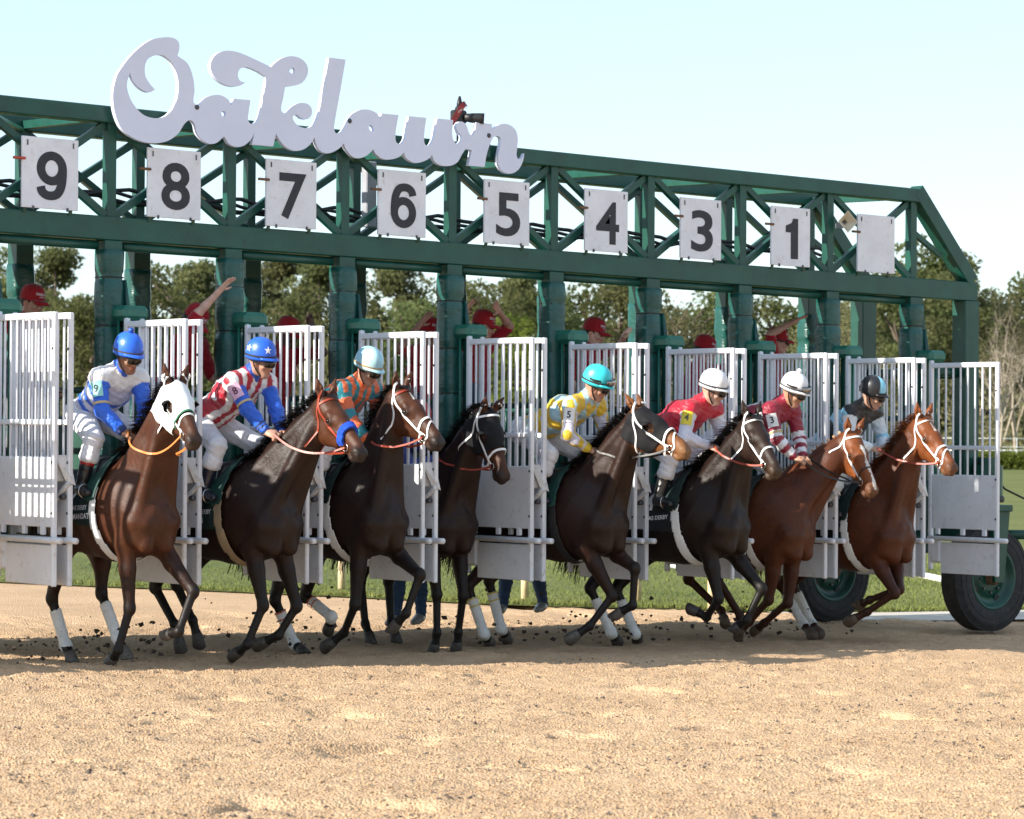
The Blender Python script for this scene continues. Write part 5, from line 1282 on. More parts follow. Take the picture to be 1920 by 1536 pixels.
# ---------------------------------------------------------------- people
def fabric_mat(name, rough=.6, fold=.5, sheen=.15, scale=16, spec=.4):
    if name in _M: return _M[name]
    m, nt, b = newmat(name); at_ = N(nt, 'ShaderNodeAttribute', attribute_name='col')
    f = noise(nt, 9, 4, .6); v = ramp(nt, f, [(.3, (.86, .86, .86)), (.7, (1.06, 1.06, 1.06))]); c = mixc(nt, 1., at_.outputs['Color'], v, 'MULTIPLY')
    nt.links.new(c, b.inputs['Base Color']); b.inputs['Roughness'].default_value = rough; b.inputs['Sheen Weight'].default_value = sheen; b.inputs['Specular IOR Level'].default_value = spec
    h1 = noise(nt, scale, 3, .5, dist=1.6); h2 = noise(nt, 420, 2, .5)
    ad = N(nt, 'ShaderNodeMath', operation='MULTIPLY_ADD'); ad.inputs[1].default_value = .06; nt.links.new(h2, ad.inputs[0]); nt.links.new(h1, ad.inputs[2])
    bump(nt, b, ad.outputs[0], fold, .02); _M[name] = m; return m
def skin_mat():
    m, nt, b = newmat('skin'); at_ = N(nt, 'ShaderNodeAttribute', attribute_name='col'); f = noise(nt, 30, 4, .6)
    v = ramp(nt, f, [(.3, (.88, .86, .85)), (.7, (1.06, 1.04, 1.03))]); c = mixc(nt, 1., at_.outputs['Color'], v, 'MULTIPLY'); nt.links.new(c, b.inputs['Base Color'])
    b.inputs['Roughness'].default_value = .5; b.inputs['Subsurface Weight'].default_value = .12; b.inputs['Subsurface Radius'].default_value = (.012, .005, .003); bump(nt, b, noise(nt, 240, 3), .12, .004); return m
M_skin = skin_mat(); M_silk = fabric_mat('racing_silks', .42, .8, .1, 15, .5); M_cotton = fabric_mat('cotton', .8, .7, .2, 13, .25); M_denim = fabric_mat('denim', .85, .9, .1, 20, .2)
M_boot = fabric_mat('boot_leather', .28, .4, 0., 12, .6); M_gloss = fabric_mat('helmet_cover', .38, .12, .05, 12, .5)
M_lens = paint('goggle_lens', (.05, .045, .04), .05, .1, 5, 0, metal=.75); M_lens2 = paint('clear_lens', (.30, .31, .30), .06, .1, 5, 0, metal=.8); M_gframe = paint('goggle_frame', (.012, .012, .013), .4, .1, 9, 0)
M_hair = paint('hair_dark', (.02, .013, .009), .6, .3, 60, .4, 200); M_eyew = paint('eye_white', (.7, .68, .65), .2, .02, 9, 0); M_shoe = paint('shoe', (.32, .31, .30), .7, .2, 14, .2)

def ik(a, b, l1, l2, hint):
    a = np.array(a, float); b = np.array(b, float); d = b - a; L = np.linalg.norm(d)
    if L > (l1 + l2) * .995: b = a + d / L * (l1 + l2) * .995; d = b - a; L = np.linalg.norm(d)
    d /= L; x = (l1 * l1 - l2 * l2 + L * L) / (2 * L); h = math.sqrt(max(l1 * l1 - x * x, 0)); hn = np.array(hint, float); hn = hn - d * (hn @ d); hn /= np.linalg.norm(hn) + 1e-9
    return a + d * x + hn * h, b

class Person:
    """posed person: one skin, garments grown over the same skeleton"""
    def __init__(s, j, gaze, up=(0, 0, 1), skin=(.42, .23, .15), k=1.):
        s.j = {a: np.array(b, float) for a, b in j.items()}; s.skin = skin
        s.g = unit(gaze); u = np.array(up, float); s.t = unit(u - s.g * (u @ s.g)); s.s = np.cross(s.t, s.g)      # s: the person's left
        s.o = None
    def hd(s, a, l, v): return s.j['head'] + s.g * a + s.s * l + s.t * v
    def headfield(s, f, e=0.):
        R = np.stack([s.g, s.s, s.t]); H = s.hd
        f.ball(H(-.012, 0, .015), np.array((.098, .077, .102)) + e, .02, 'skin', R); f.ball(H(.022, 0, -.050), np.array((.072, .064, .085)) + e, .025, 'skin', R)
        if e == 0:
            f.ball(H(.058, 0, -.122), (.030, .036, .026), .03, 'skin', R); f.cone(H(.0, .056, -.075), H(.055, .022, -.125), .022, .018, .03, 'skin'); f.cone(H(.0, -.056, -.075), H(.055, -.022, -.125), .022, .018, .03, 'skin')
            f.cone(H(.086, 0, -.012), H(.108, 0, -.058), .011, .0155, .012, 'skin'); f.ball(H(.094, .013, -.062), .011, .01, 'skin'); f.ball(H(.094, -.013, -.062), .011, .01, 'skin')
            f.cone(H(.086, -.038, .010), H(.086, .038, .010), .011, .011, .014, 'brow')
            f.ball(H(.088, 0, -.086), (.012, .023, .007), .006, 'lip', R); f.ball(H(.086, 0, -.099), (.012, .020, .008), .006, 'lip', R)
            for sg in (-1, 1):
                f.ball(H(.093, sg * .031, -.016), (.014, .016, .011), .01, 'skin', R, sub=True); f.ball(H(.066, sg * .046, -.046), (.024, .022, .022), .02, 'skin', R)
                f.ball(H(-.008, sg * .076, -.03), (.026, .010, .033), .01, 'ear', R)
        f.cone(H(-.022, 0, -.075), s.j['neck'], .054 + e, .062 + e, .03, 'skin')
    def hand(s, f, w, d, n, side, pose):
        """wrist w, direction d, palm normal n; side +1 when the thumb lies along cross(d,n)"""
        d = unit(d); n = unit(n - d * (n @ d)); th = np.cross(d, n) * side; R = np.stack([d, th, n]); r = .0098
        f.cone(w - d * .03, w + d * .03, .025, .025, .02, 'skin', n, .75); f.ball(w + d * .055, (.045, .040, .017), .018, 'skin', R)
        L = (.070, .080, .075, .058)
        for k in range(4):
            b = w + d * .088 + th * (.031 - .0205 * k) - n * 0.; sp_ = d + th * (.16 - .11 * k) * (1 if pose == 'open' else .2)
            if pose == 'open':
                m = b + unit(sp_ + n * .10) * L[k] * .5; e = m + unit(sp_ + n * .30) * L[k] * .55; f.cone(b - d * .02, m, r, r, .005, 'skin'); f.cone(m, e, r, r * .82, .004, 'skin')
            elif pose == 'relax':
                m = b + unit(sp_ + n * .45) * L[k] * .55; e = m + unit(sp_ * .5 + n * 1.) * L[k] * .5; f.cone(b - d * .02, m, r, r, .005, 'skin'); f.cone(m, e, r, r * .82, .004, 'skin')
            else:
                m = b + unit(d * .8 + n * .7) * L[k] * .42; e = m + unit(n - d * .5) * L[k] * .42; q = e + unit(-d - n * .2) * L[k] * .32
                f.cone(b - d * .02, m, r, r, .005, 'skin'); f.cone(m, e, r, r, .004, 'skin'); f.cone(e, q, r, r * .85, .004, 'skin')
        b = w + d * .025 + th * .034
        if pose == 'open': m = b + unit(d * .55 + th * .8 + n * .2) * .040; e = m + unit(d * .8 + th * .5 + n * .2) * .034
        else: m = b + unit(d * .75 + th * .45 + n * .45) * .040; e = m + unit(d * .7 - th * .25 + n * .7) * .032
        f.cone(b - d * .01 - th * .01, m, .0135, .0115, .008, 'skin'); f.cone(m, e, .0115, .009, .004, 'skin')
    def torso(s, f, e, col='torso'):
        j = s.j; sh = (j['shR'] + j['shL']) / 2; hp = (j['hipR'] + j['hipL']) / 2; lt = unit(j['shL'] - j['shR']); ax = sh - hp
        fr = np.cross(lt, unit(ax)); fr = fr if fr @ s.g > -.2 else -fr; s.fr = fr
        c1 = hp + ax * .28; c2 = hp + ax * .68
        f.cone(hp, c1, .118 + e, .108 + e, .05, col, lt, 1.22, tag='torso'); f.cone(c1, c2, .108 + e, .118 + e, .05, col, lt, 1.28, tag='torso'); f.cone(c2, sh - ax * .06, .118 + e, .085 + e, .05, col, lt, 1.35, tag='torso')
        f.cone(j['shR'] - unit(ax) * .0, j['neck'], .062 + e, .062 + e, .04, col, tag='torso'); f.cone(j['shL'], j['neck'], .062 + e, .062 + e, .04, col, tag='torso')
    def arm(s, f, sd, e, t0, t1, col):
        """arm piece from t0 to t1 (0 shoulder, 1 elbow, 2 wrist)"""
        A, B, C_ = s.j['sh' + sd], s.j['el' + sd], s.j['wr' + sd]
        if t0 < 1: f.ball(A, .062 + e, .03, col, tag='u' + sd); f.cone(A, A + (B - A) * min(t1, 1), .054 + e, .043 + e, .03, col, tag='u' + sd)
        if t1 > 1: f.ball(B, .043 + e, .02, col, tag='f' + sd); f.cone(B, B + (C_ - B) * .35, .043 + e, .040 + e, .02, col, tag='f' + sd); f.cone(B + (C_ - B) * .35, B + (C_ - B) * (t1 - 1), .040 + e, .040 + (.028 - .040) * (t1 - 1) + e, .02, col, tag='f' + sd)
    def legs(s, f, sd, e, t0, t1, col):
        A, B, C_ = s.j['hip' + sd], s.j['kn' + sd], s.j['an' + sd]
        if t0 < 1: f.ball(A, .105 + e, .04, col, tag='t' + sd); f.cone(A, B, .092 + e, .058 + e, .04, col, tag='t' + sd); f.ball(B, .058 + e, .02, col, tag='t' + sd)
        if t1 > 1: a = B + (C_ - B) * max(0, t0 - 1); m = B + (C_ - B) * max(.35, t0 - 1); f.cone(a, m, .054 + e, .056 + e, .02, col, tag='c' + sd); f.cone(m, B + (C_ - B) * (t1 - 1), .056 + e, .038 + e, .02, col, tag='c' + sd)
    def foot(s, f, sd, e, col):
        a, t = s.j['an' + sd], s.j['toe' + sd]; d = unit(t - a); f.cone(a, a + (t - a) * .45, .040 + e, .042 + e, .02, col); f.cone(a + (t - a) * .3, t, .042 + e, .032 + e, .02, col, (0, 0, 1), .8)
    def build(s, root, pose, pal):
        s.root = root; s.o = np.array(root.location); f = Field(); s.f = f
        s.headfield(f); s.torso(f, -.012, 'skin')
        for sd in 'RL':
            s.arm(f, sd, -.004, 0, 2, 'skin'); s.legs(f, sd, -.008, 0, 2, 'skin'); s.foot(f, sd, -.008, 'skin')
            d = s.j['wr' + sd] - s.j['el' + sd]; hd_, n_ = pose[sd][1:3] if len(pose[sd]) > 2 else (d, pose[sd][1])
            s.hand(f, s.j['wr' + sd], hd_, np.array(n_, float), pose[sd][3] if len(pose[sd]) > 3 else (1 if sd == 'R' else -1), pose[sd][0])
        V, Q = f.skin(.0088); c = np.array(s.skin)
        o = fast_mesh('body', V - s.o, Q, M_skin, root); vcol(o, f.colors(V, dict(skin=c, lip=c * (.85, .55, .55), ear=c * (1.08, .85, .8), brow=c * .55 if pal.get('brows', 1) else c), .006)); return o
    def garment(s, name, fn, mat, colfn, h=.0115, fold=.004, parent=None):
        f = Field(); fn(f); ph = RNG.uniform(0, 6, 4)
        def nz(P): return fold * (np.sin(P[:, 0] * 61 + P[:, 2] * 47 + ph[0]) * np.sin(P[:, 1] * 53 - P[:, 2] * 71 + ph[1]) + .6 * np.sin(P[:, 0] * 23 - P[:, 1] * 29 + P[:, 2] * 90 + ph[2]))
        V, Q = f.skin(h, noisefn=nz); o = fast_mesh(name, V - s.o, Q, mat, parent or s.root)
        C_ = colfn(V, f) if callable(colfn) else np.tile(np.array(colfn, np.float32), (len(V), 1)); vcol(o, C_); s.last = f; return o
    def eyes(s):
        for sg in (-1, 1): MB().lathe([(.0001, .0105), (.006, .0085), (.010, .002), (.008, -.007)], s.hd(.084, sg * .031, -.016) - s.o, s.g, 10).build('eye', M_eyew, s.root, True)
    def dome(s, name, mat, rr, prof, colfn, parent=None):
        """shell of revolution in the head frame, oval in plan"""
        n = 36; V = []; 
        for r, z in prof:
            for k in range(n): a = 2 * math.pi * k / n; V.append(s.hd(math.cos(a) * r * rr[0] - .010, math.sin(a) * r * rr[1], z))
        Fc = [(i * n + k, i * n + (k + 1) % n, (i + 1) * n + (k + 1) % n, (i + 1) * n + k) for i in range(len(prof) - 1) for k in range(n)]
        V = np.array(V); o = mesh_obj(name, V - s.o, Fc, mat, parent or s.root, True)
        A = np.array([2 * math.pi * k / n for _ in prof for k in range(n)]); Z = np.array([z for r, z in prof for k in range(n)])
        vcol(o, colfn(A, Z)); return o
    def helmet(s, colfn, band=(.02, .02, .02), pompom=None, spare=False, bandname='helmet_band'):
        prof = [(r_, z_ + .016) for r_, z_ in ((1.0, -.012), (1.03, -.018), (1.045, .0), (1.05, .018), (1.03, .055), (.96, .092), (.83, .122), (.63, .146), (.38, .160), (.15, .1655), (.001, .167))]
        h = s.dome('helmet', M_gloss, (.128, .107), prof, colfn)
        # peak
        n = 13; V = []; th = np.linspace(-1.05, 1.05, n)
        for q in (0, 1):
            for t in th: V.append(s.hd(math.cos(t) * (.134 + q * .045 * math.cos(t * 1.2)) - .010, math.sin(t) * .112 * (1 + .0 * q), .030 - q * .018))
        c_ = MB().add([p - s.o for p in V], [(k, k + 1, n + k + 1, n + k) for k in range(n - 1)]); pk = c_.build('helmet_peak', M_gloss, h, True); md = pk.modifiers.new('t', 'SOLIDIFY'); md.thickness = .006
        vcol(pk, colfn(np.tile(th, 2), np.full(2 * n, .01)))
        th = np.linspace(0, 2 * math.pi, 33)
        X = [s.hd(math.cos(t) * .1365 - .010, math.sin(t) * .114, .036 + .004 * math.cos(t)) for t in th]; Nn = [s.g * math.cos(t) + s.s * math.sin(t) for t in th]
        ribbon(np.array(X) - s.o, Nn, .016, .003).build(bandname, paint('band_%d' % int(band[0] * 999 + band[1] * 99), band, .5, .05, 9, 0), h)
        if pompom is not None:
            f = Field(); f.ball(s.hd(-.01, 0, .198), .025, .01); V, Q = f.skin(.008); p = fast_mesh('pompom', V - s.o, Q, M_gloss, h); vcol(p, np.tile(np.array(pompom), (len(V), 1)))
        # chin strap
        for sg in (-1, 1):
            P = [s.hd(.0, sg * .104, -.01), s.hd(.012, sg * .088, -.06), s.hd(.045, sg * .052, -.125), s.hd(.062, 0, -.150)]; X = spline(P, 4)
            ribbon(X - s.o, [s.s * sg - s.t * .4] * len(X), .014, .003).build('chin_strap', M_gframe, h)
        s.goggles('goggles', -.004, M_lens)
        if spare: s.goggles('spare_goggles', .078, M_lens2, 1.22)
    def goggles(s, name, dz, lens, k=1.):
        n = 17; th = np.linspace(-1.0, 1.0, n); V = []
        for t in th:
            w_ = .027 * (1 - .25 * abs(t) ** 3) + .004 * math.cos(t * 3.1); x = .124 * k * math.cos(t * .78) - .004; y = .078 * k * math.sin(t * 1.15)
            V += [s.hd(x, y, -.014 + dz - w_), s.hd(x + .010, y * 1.02, -.014 + dz - w_ * .75), s.hd(x + .013, y * 1.02, -.014 + dz), s.hd(x + .010, y * 1.02, -.014 + dz + w_ * .75), s.hd(x, y, -.014 + dz + w_)]
        g_ = mesh_obj(name, np.array(V) - s.o, [(i * 5 + a, i * 5 + a + 1, i * 5 + 6 + a, i * 5 + 5 + a) for i in range(n - 1) for a in range(4)], lens, s.root, True)
        for q in (0, 4):
            P = [V[i * 5 + q] for i in range(n)]; MB().tube([p - s.o for p in P], .0045, 5).build('frame', M_gframe, g_, True)
        for sg in (-1, 1):
            P = [s.hd(.055 * k, sg * .088 * k, -.014 + dz), s.hd(-.01, sg * .100 * k, -.004 + dz * .8), s.hd(-.09, sg * .07, .005 + dz * .7)]; X = spline(P, 4); ribbon(X - s.o, [s.s * sg] * len(X), .017, .003).build('strap', M_gframe, g_)
    def cap(s, col=(.36, .012, .020)):
        cf = lambda A, Z: np.tile(np.array(col, np.float32), (len(A), 1))
        prof = [(1.0, .0), (1.015, .02), (1.0, .05), (.93, .085), (.78, .11), (.55, .127), (.25, .135), (.06, .137), (.055, .142), (.001, .143)]
        c = s.dome('cap', M_cotton, (.112, .095), prof, cf); n = 13; th = np.linspace(-1.0, 1.0, n); V = []
        for q in (0, 1, 2):
            for t in th: V.append(s.hd(.100 * math.cos(t) + (.0, .05, .082)[q] * math.cos(t * .9), math.sin(t) * (.088, .085, .066)[q], (.012, .006, -.012)[q] - .018 * (abs(t) ** 2) * (q > 0)))
        b = mesh_obj('bill', np.array(V) - s.o, [(q * n + k, q * n + k + 1, q * n + n + k + 1, q * n + n + k) for q in (0, 1) for k in range(n - 1)], M_cotton, c, True); vcol(b, cf(np.zeros(3 * n), 0)); md = b.modifiers.new('t', 'SOLIDIFY'); md.thickness = .004
        for txt, sz, z0 in (('OAKLAWN', .030, .066), ('JOCKEY CLUB', .013, .043)):
            V, Fc = text_mesh(txt, sz); V, Fc = subdiv2(V, Fc, .02)
            def rad(z): return np.interp(z, [p[1] for p in prof[:7]], [p[0] for p in prof[:7]])
            X = []
            for v in V:
                z = z0 + v[1]; a = v[0] / .105; r = rad(z) + .02; X.append(s.hd(math.cos(a) * r * .112 - .010, math.sin(a) * r * .095, z))
            mesh_obj('cap_lettering', np.array(X) - s.o, Fc, M_white_print, c)
        f = Field(); R = np.stack([s.g, s.s, s.t]); f.ball(s.hd(-.022, 0, .0), (.098, .085, .095), .01, 0, R); V, Q = f.skin(.011); d = V - s.j['head']; m = (d @ s.t < .02) & (d @ s.g < .035) & (d @ s.t > -.075); V, Q = clip_faces(V, Q, m); fast_mesh('hair', V - s.o, Q, M_hair, s.root)
    def patch(s, txt, sd, bg, fg, at_=.45, out=None, size=.085, w=.10, h=.125):
        """number cloth on the upper arm"""
        A, B = s.j['sh' + sd], s.j['el' + sd]; c = A + (B - A) * at_; ax = unit(A - B); n = np.array(out, float); n = unit(n - ax * (n @ ax)); r = np.cross(ax, n) * 1.
        def drop(u, v, off): O = np.array([c + r * a + ax * b + n * .2 for a, b in zip(u, v)]); return s.gf.hit(O, [-n] * len(O), off, .3)
        gu, gv = np.meshgrid(np.linspace(-w / 2, w / 2, 7), np.linspace(-h / 2, h / 2, 8)); X = drop(gu.ravel(), gv.ravel(), .007); q = mesh_obj('arm_number_patch', X - s.o, [(i * 7 + k, i * 7 + k + 1, i * 7 + 8 + k, i * 7 + 7 + k) for i in range(7) for k in range(6)], bg, s.root, True)
        V, Fc = text_mesh(txt, size); V, Fc = subdiv2(V, Fc, .02); X = drop(V[:, 0], V[:, 1], .0105); mesh_obj('numeral', X - s.o, Fc, fg, q)
    def armband(s, sd, at_, mat):
        A, B = s.j['sh' + sd], s.j['el' + sd]; c = A + (B - A) * at_; d = unit(B - A); x = unit(np.cross(d, (0, 0, 1.) if abs(d[2]) < .9 else (1., 0, 0))); y = np.cross(d, x); th = np.linspace(0, 2 * math.pi, 19)[:-1]
        O = np.array([c + .15 * (x * math.cos(t) + y * math.sin(t)) for t in th]); X = s.gf.hit(O, c - O, .004, .15); ribbon(X - s.o, s.gf.normal(X), .02, .003, True).build('arm_band', mat, s.root)

# ---- jockeys ------------------------------------------------------------
M_tanband = paint('tan_band', (.52, .40, .22), .7, .08, 20, .1)
def jockey(n, label, head, gaze_yaw, gaze_pitch, handu, handv, silks, breech, boot, helm, spread=.07, lean=0., handl=None, skin=(.36, .19, .12), **kw):
    h = HORSES[n]; T = h.T; r = np.array(h.root.location); root = empty('jockey', (r[0], r[1], T(-.8, 0, .5)[2])); tag(root, label, 'person', 'jockeys riding out of the gate')
    hu, hv = head; j = {}
    y_, p_ = math.radians(gaze_yaw), math.radians(gaze_pitch); fl = unit(np.array((h.F[0], h.F[1], 0))); ll = h.L
    g = (fl * math.cos(y_) + ll * math.sin(y_)) * math.cos(p_) + np.array((0, 0, 1.)) * math.sin(p_)
    hx = T(hu, lean, hv - .045); j['head'] = hx; nk = T(hu - .150, lean * .8, hv - .175); j['neck'] = nk
    j['shR'] = nk + h.F * -.005 - h.L * .175 - h.U * .050; j['shL'] = nk + h.F * .01 + h.L * .175 - h.U * .050
    hp = T(-1.06 + .25 * (hu + .3), 0, .89); j['hipR'] = hp - h.L * .085; j['hipL'] = hp + h.L * .085
    for sg, sd in ((-1, 'R'), (1, 'L')):
        kn, an = T(-.50, sg * .265, .60), T(-.73, sg * .305, .27)
        j['kn' + sd], _ = ik(j['hip' + sd], kn, .40, .40, h.F + h.L * sg * .5); k2 = j['kn' + sd] = unit(kn - j['hip' + sd]) * min(np.linalg.norm(kn - j['hip' + sd]), .52) + j['hip' + sd]
        j['an' + sd] = an; j['toe' + sd] = an + h.F * .17 + h.L * sg * .03 - h.U * .035
        wr = T(handu, sg * spread, handv) if (handl is None or sd == 'R') else T(handl[0], handl[2], handl[1])
        j['el' + sd], j['wr' + sd] = ik(j['sh' + sd], wr, .275, .25, -h.U * .7 + h.L * sg * .8 - h.F * .25)
    P = Person(j, g, h.U * .85 + h.F * .45, skin)
    tk = lambda sd, sg: ('grip', h.F * .9 - h.U * .25 + -h.L * sg * .15, -h.U * .6 - h.L * sg * .5, 1 if sd == 'R' else -1)
    P.build(root, {'R': tk('R', -1), 'L': tk('L', 1)}, {})
    lt = h.L
    def tor(V): c = V - (j['hipR'] + j['hipL']) / 2; ax = (j['shR'] + j['shL']) / 2 - (j['hipR'] + j['hipL']) / 2; return (c @ ax) / (ax @ ax), c @ lt
    def limbt(V, a, b): d = j[b] - j[a]; return ((V - j[a]) @ d) / (d @ d)
    def colf(V, f):
        ix = f.nearest(V); tg = np.array([f.p[i]['tag'] if i >= 0 else 'torso' for i in ix]); hh, ll_ = tor(V)
        return silks(V, tg, hh, ll_, {sd: limbt(V, 'sh' + sd, 'el' + sd) for sd in 'RL'}, {sd: limbt(V, 'el' + sd, 'wr' + sd) for sd in 'RL'})
    def shirt(f): P.torso(f, .022); f.ball(nk * .62 + hp * .38 + h.U * .035 - h.F * .02, .115, .08, 'torso', tag='torso'); [P.arm(f, sd, .017, 0, 1.86, 'a') for sd in 'RL']; f.cone(nk - h.U * .02, nk + (hx - nk) * .50, .076, .066, .03, 'c', tag='collar')
    P.garment('silks', shirt, M_silk, colf); P.gf = P.last
    P.garment('breeches', lambda f: (f.cone(hp, hp + (nk - hp) * .22, .125, .118, .04, 0, lt, 1.2), [P.legs(f, sd, .022, 0, 1.22, 0) for sd in 'RL']), M_cotton, breech)
    for bs in 'RL': P.garment('boot', lambda f: (P.legs(f, bs, .009, 1.18, 2, 0), P.foot(f, bs, .006, 0)), M_boot, lambda V, f: boot(V, {sd: limbt(V, 'kn' + sd, 'an' + sd) for sd in 'RL'}, V @ lt - j['hipR'] @ lt), fold=.0015)
    helm(P)
    for sd in 'RL':       # stirrup iron and leather
        a = j['toe' + sd] * .55 + j['an' + sd] * .45 - h.U * .05; mb = MB(); th = np.linspace(0, 2 * math.pi, 13)
        mb.tube([a + h.L * .055 * math.cos(t) + h.U * (.055 * math.sin(t) + .05) for t in th], .005, 5, False); mb.v = [tuple(np.array(v) - h.o) for v in mb.v]; mb.build('stirrup', M_steel, h.root, True)
        b = T(-.68, (-.2 if sd == 'R' else .2), .40); X = spline([a + h.U * .10, (a + b) / 2 + h.L * (-.02 if sd == 'R' else .02), b], 4); ribbon(X - h.o, [h.L * (-1 if sd == 'R' else 1)] * len(X), .02, .004).build('stirrup_leather', M_blackleather, h.root)
    h.reins([j['wrR'] + h.F * .06, j['wrL'] + h.F * .06], kw.get('rein', M_strap_brown), kw.get('slack', .06)); P.h = h; return P
W_, BK = np.array((.78, .78, .80)), np.array((.012, .012, .014))
def base(V, c): return np.tile(np.array(c, np.float32), (len(V), 1))
def arms(tg): return np.isin(tg, ['uR', 'fR', 'uL', 'fL'])
def plain_boot(c, top=None, cut=.32, cuff=None):
    def f(V, t, lat):
        C_ = base(V, c); tt = np.minimum(np.abs(t['R'] - .5) + .5, 9) * 0 + np.where(lat < .085, t['R'], t['L'])
        if top is not None: C_[tt < cut] = top
        if cuff is not None: C_[tt < cuff[0]] = cuff[1]
        return C_
    return f
def helm_plain(c, band=(.03, .03, .03), pom=None, spare=False, sect=None):
    def cf(A, Z):
        C_ = base(A, c)
        if sect is not None: m = (np.floor((A + .35) / (math.pi / 3)) % 2) == 0; C_[m] = sect
        return C_
    return lambda P: P.helmet(cf, band, pom, spare)
BLUE = np.array((.018, .115, .62)); LBLUE = np.array((.30, .62, .80))
def silks1(V, tg, hh, l, ua, fa):
    C_ = base(V, (.60, .60, .72)); z = hh + .35 * np.abs(l - .02) * -1.2
    for a in (.22, .40, .60): C_[(z > a) & (z < a + .085)] = BLUE
    for sd in 'RL':
        m = np.isin(tg, ['u' + sd, 'f' + sd]); C_[m & (ua[sd] > .05)] = BLUE * 1.15; C_[m & (fa[sd] > .78)] = BLUE * .25
    C_[tg == 'collar'] = BLUE; C_[(tg == 'torso') & (hh > .93)] = W_; return C_
def silks2(V, tg, hh, l, ua, fa):
    C_ = base(V, W_); ph = l * 62 + .9 * np.sin(hh * 9); C_[np.sin(ph) > .05] = (.42, .012, .03)
    for sd in 'RL': m = np.isin(tg, ['u' + sd, 'f' + sd]) & (ua[sd] > .30); C_[m] = BLUE; C_[m & (fa[sd] > .66) & (fa[sd] < .74)] = BLUE * .12; C_[m & (fa[sd] > .79) & (fa[sd] < .85)] = BLUE * .12
    C_[tg == 'collar'] = BLUE * .7; return C_
def silks3(V, tg, hh, l, ua, fa):
    C_ = base(V, (.80, .15, .045)); C_[np.sin(l * 75 + .4) > .15] = (.02, .22, .27)
    for sd in 'RL':
        t = np.where(tg == 'f' + sd, 1 + fa[sd], ua[sd]); m = np.isin(tg, ['u' + sd, 'f' + sd]); C_[m] = (.80, .15, .045); C_[m & (np.sin(t * 9) > .1)] = (.02, .22, .27)
    C_[tg == 'collar'] = (.80, .15, .045); return C_
def silks5(V, tg, hh, l, ua, fa):
    C_ = base(V, (.36, .56, .66)); a = np.sin(hh * 13 + l * 22); b = np.sin(hh * 13 - l * 22); C_[(a * b) > 0.02] = (.72, .47, .03)
    for sd in 'RL':
        m = np.isin(tg, ['u' + sd, 'f' + sd]) & (ua[sd] > .25); C_[m] = (.60, .58, .70); A, B = 'u' + sd, 'f' + sd
        ang = np.sin((V[:, 0] + V[:, 1]) * 75); C_[m & (ang > .2)] = (.62, .43, .03); C_[m & (fa[sd] > .72)] = (.74, .52, .03)
    C_[tg == 'collar'] = (.40, .62, .72); return C_
def silks6(V, tg, hh, l, ua, fa):
    C_ = base(V, (.52, .012, .035))
    for sd in 'RL': m = np.isin(tg, ['u' + sd, 'f' + sd]); C_[m & (ua[sd] > .18)] = (.72, .72, .82); C_[m & (ua[sd] > .10) & (ua[sd] < .30) & (tg == 'u' + sd)] = W_
    return C_
def silks7(V, tg, hh, l, ua, fa):
    C_ = base(V, (.26, .008, .03)); d = np.hypot(l * 1. - .01, (hh - .52) * .42); C_[(np.abs(d - .10) < .016)] = W_; C_[(np.abs(l - .01 - .05 * np.sin((hh - .5) * 20)) < .010) & (np.abs(hh - .5) < .15)] = W_
    for sd in 'RL':
        t = np.where(tg == 'f' + sd, 1 + fa[sd], ua[sd]); m = np.isin(tg, ['u' + sd, 'f' + sd]); C_[m] = (.26, .008, .03)
        for a in (.75, 1.18, 1.6): C_[m & (t > a) & (t < a + .22)] = W_
    return C_
def silks8(V, tg, hh, l, ua, fa):
    C_ = base(V, BK); z = hh + l * 1.6; C_[(z > .35) & (z < .62)] = LBLUE; C_[hh < .30] = LBLUE
    for sd in 'RL': m = np.isin(tg, ['u' + sd, 'f' + sd]) & (ua[sd] > .1); C_[m] = W_ * (.9, 1., 1.05); t = np.where(tg == 'f' + sd, 1 + fa[sd], ua[sd]); C_[m & (t > .75) & (t < 1.25)] = LBLUE
    return C_
WB = lambda V, f: base(V, (.76, .76, .80))
J = {}
J[1] = jockey(1, 'jockey in blue and white chevron silks with blue pompom helmet', (-.46, 1.38), 8, -18, -.43, .71, silks1, WB, plain_boot((.012, .012, .013), np.array((.50, .012, .02)), .52, (.28, np.array((.015, .015, .016)))), helm_plain(BLUE * 1.2, (.06, .06, .07), BLUE * .6), skin=(.30, .15, .09), rein=M_strap_orange, slack=.16)
J[2] = jockey(2, 'jockey in red and white striped silks with a blue star-spangled helmet', (-.30, 1.40), 14, -12, -.13, .70, silks2, WB, plain_boot((.012, .014, .03), np.array((.42, .33, .22)), .20), helm_plain(BLUE, (.02, .02, .03)), skin=(.48, .27, .19), rein=M_strap_red, slack=.10)
J[3] = jockey(3, 'jockey in orange and teal striped silks with pale aqua helmet', (-.28, 1.36), 10, -24, -.22, .68, silks3, WB, plain_boot((.012, .012, .014)), helm_plain((.50, .78, .80), (.40, .27, .13), None, False, np.array((.32, .60, .72))), skin=(.46, .26, .18), rein=M_strap_red)
J[4] = jockey(4, 'jockey crouched low behind the neck of the horse with red browband', (-.34, .98), 0, -20, -.30, .60, lambda V, tg, hh, l, ua, fa: base(V, (.05, .07, .3)), WB, plain_boot((.012, .012, .014), np.array((.5, .02, .02)), .3), helm_plain((.4, .02, .03)), rein=M_strap_red, lean=-.24)
J[5] = jockey(5, 'jockey in yellow and pale blue diamond silks with aqua helmet', (-.20, 1.30), 24, -20, -.25, .67, silks5, WB, plain_boot((.012, .014, .03), np.array((.46, .02, .02)), .25), helm_plain((.04, .60, .66), (.03, .03, .03), None, True), skin=(.48, .26, .18), rein=M_strap_black, slack=.07)
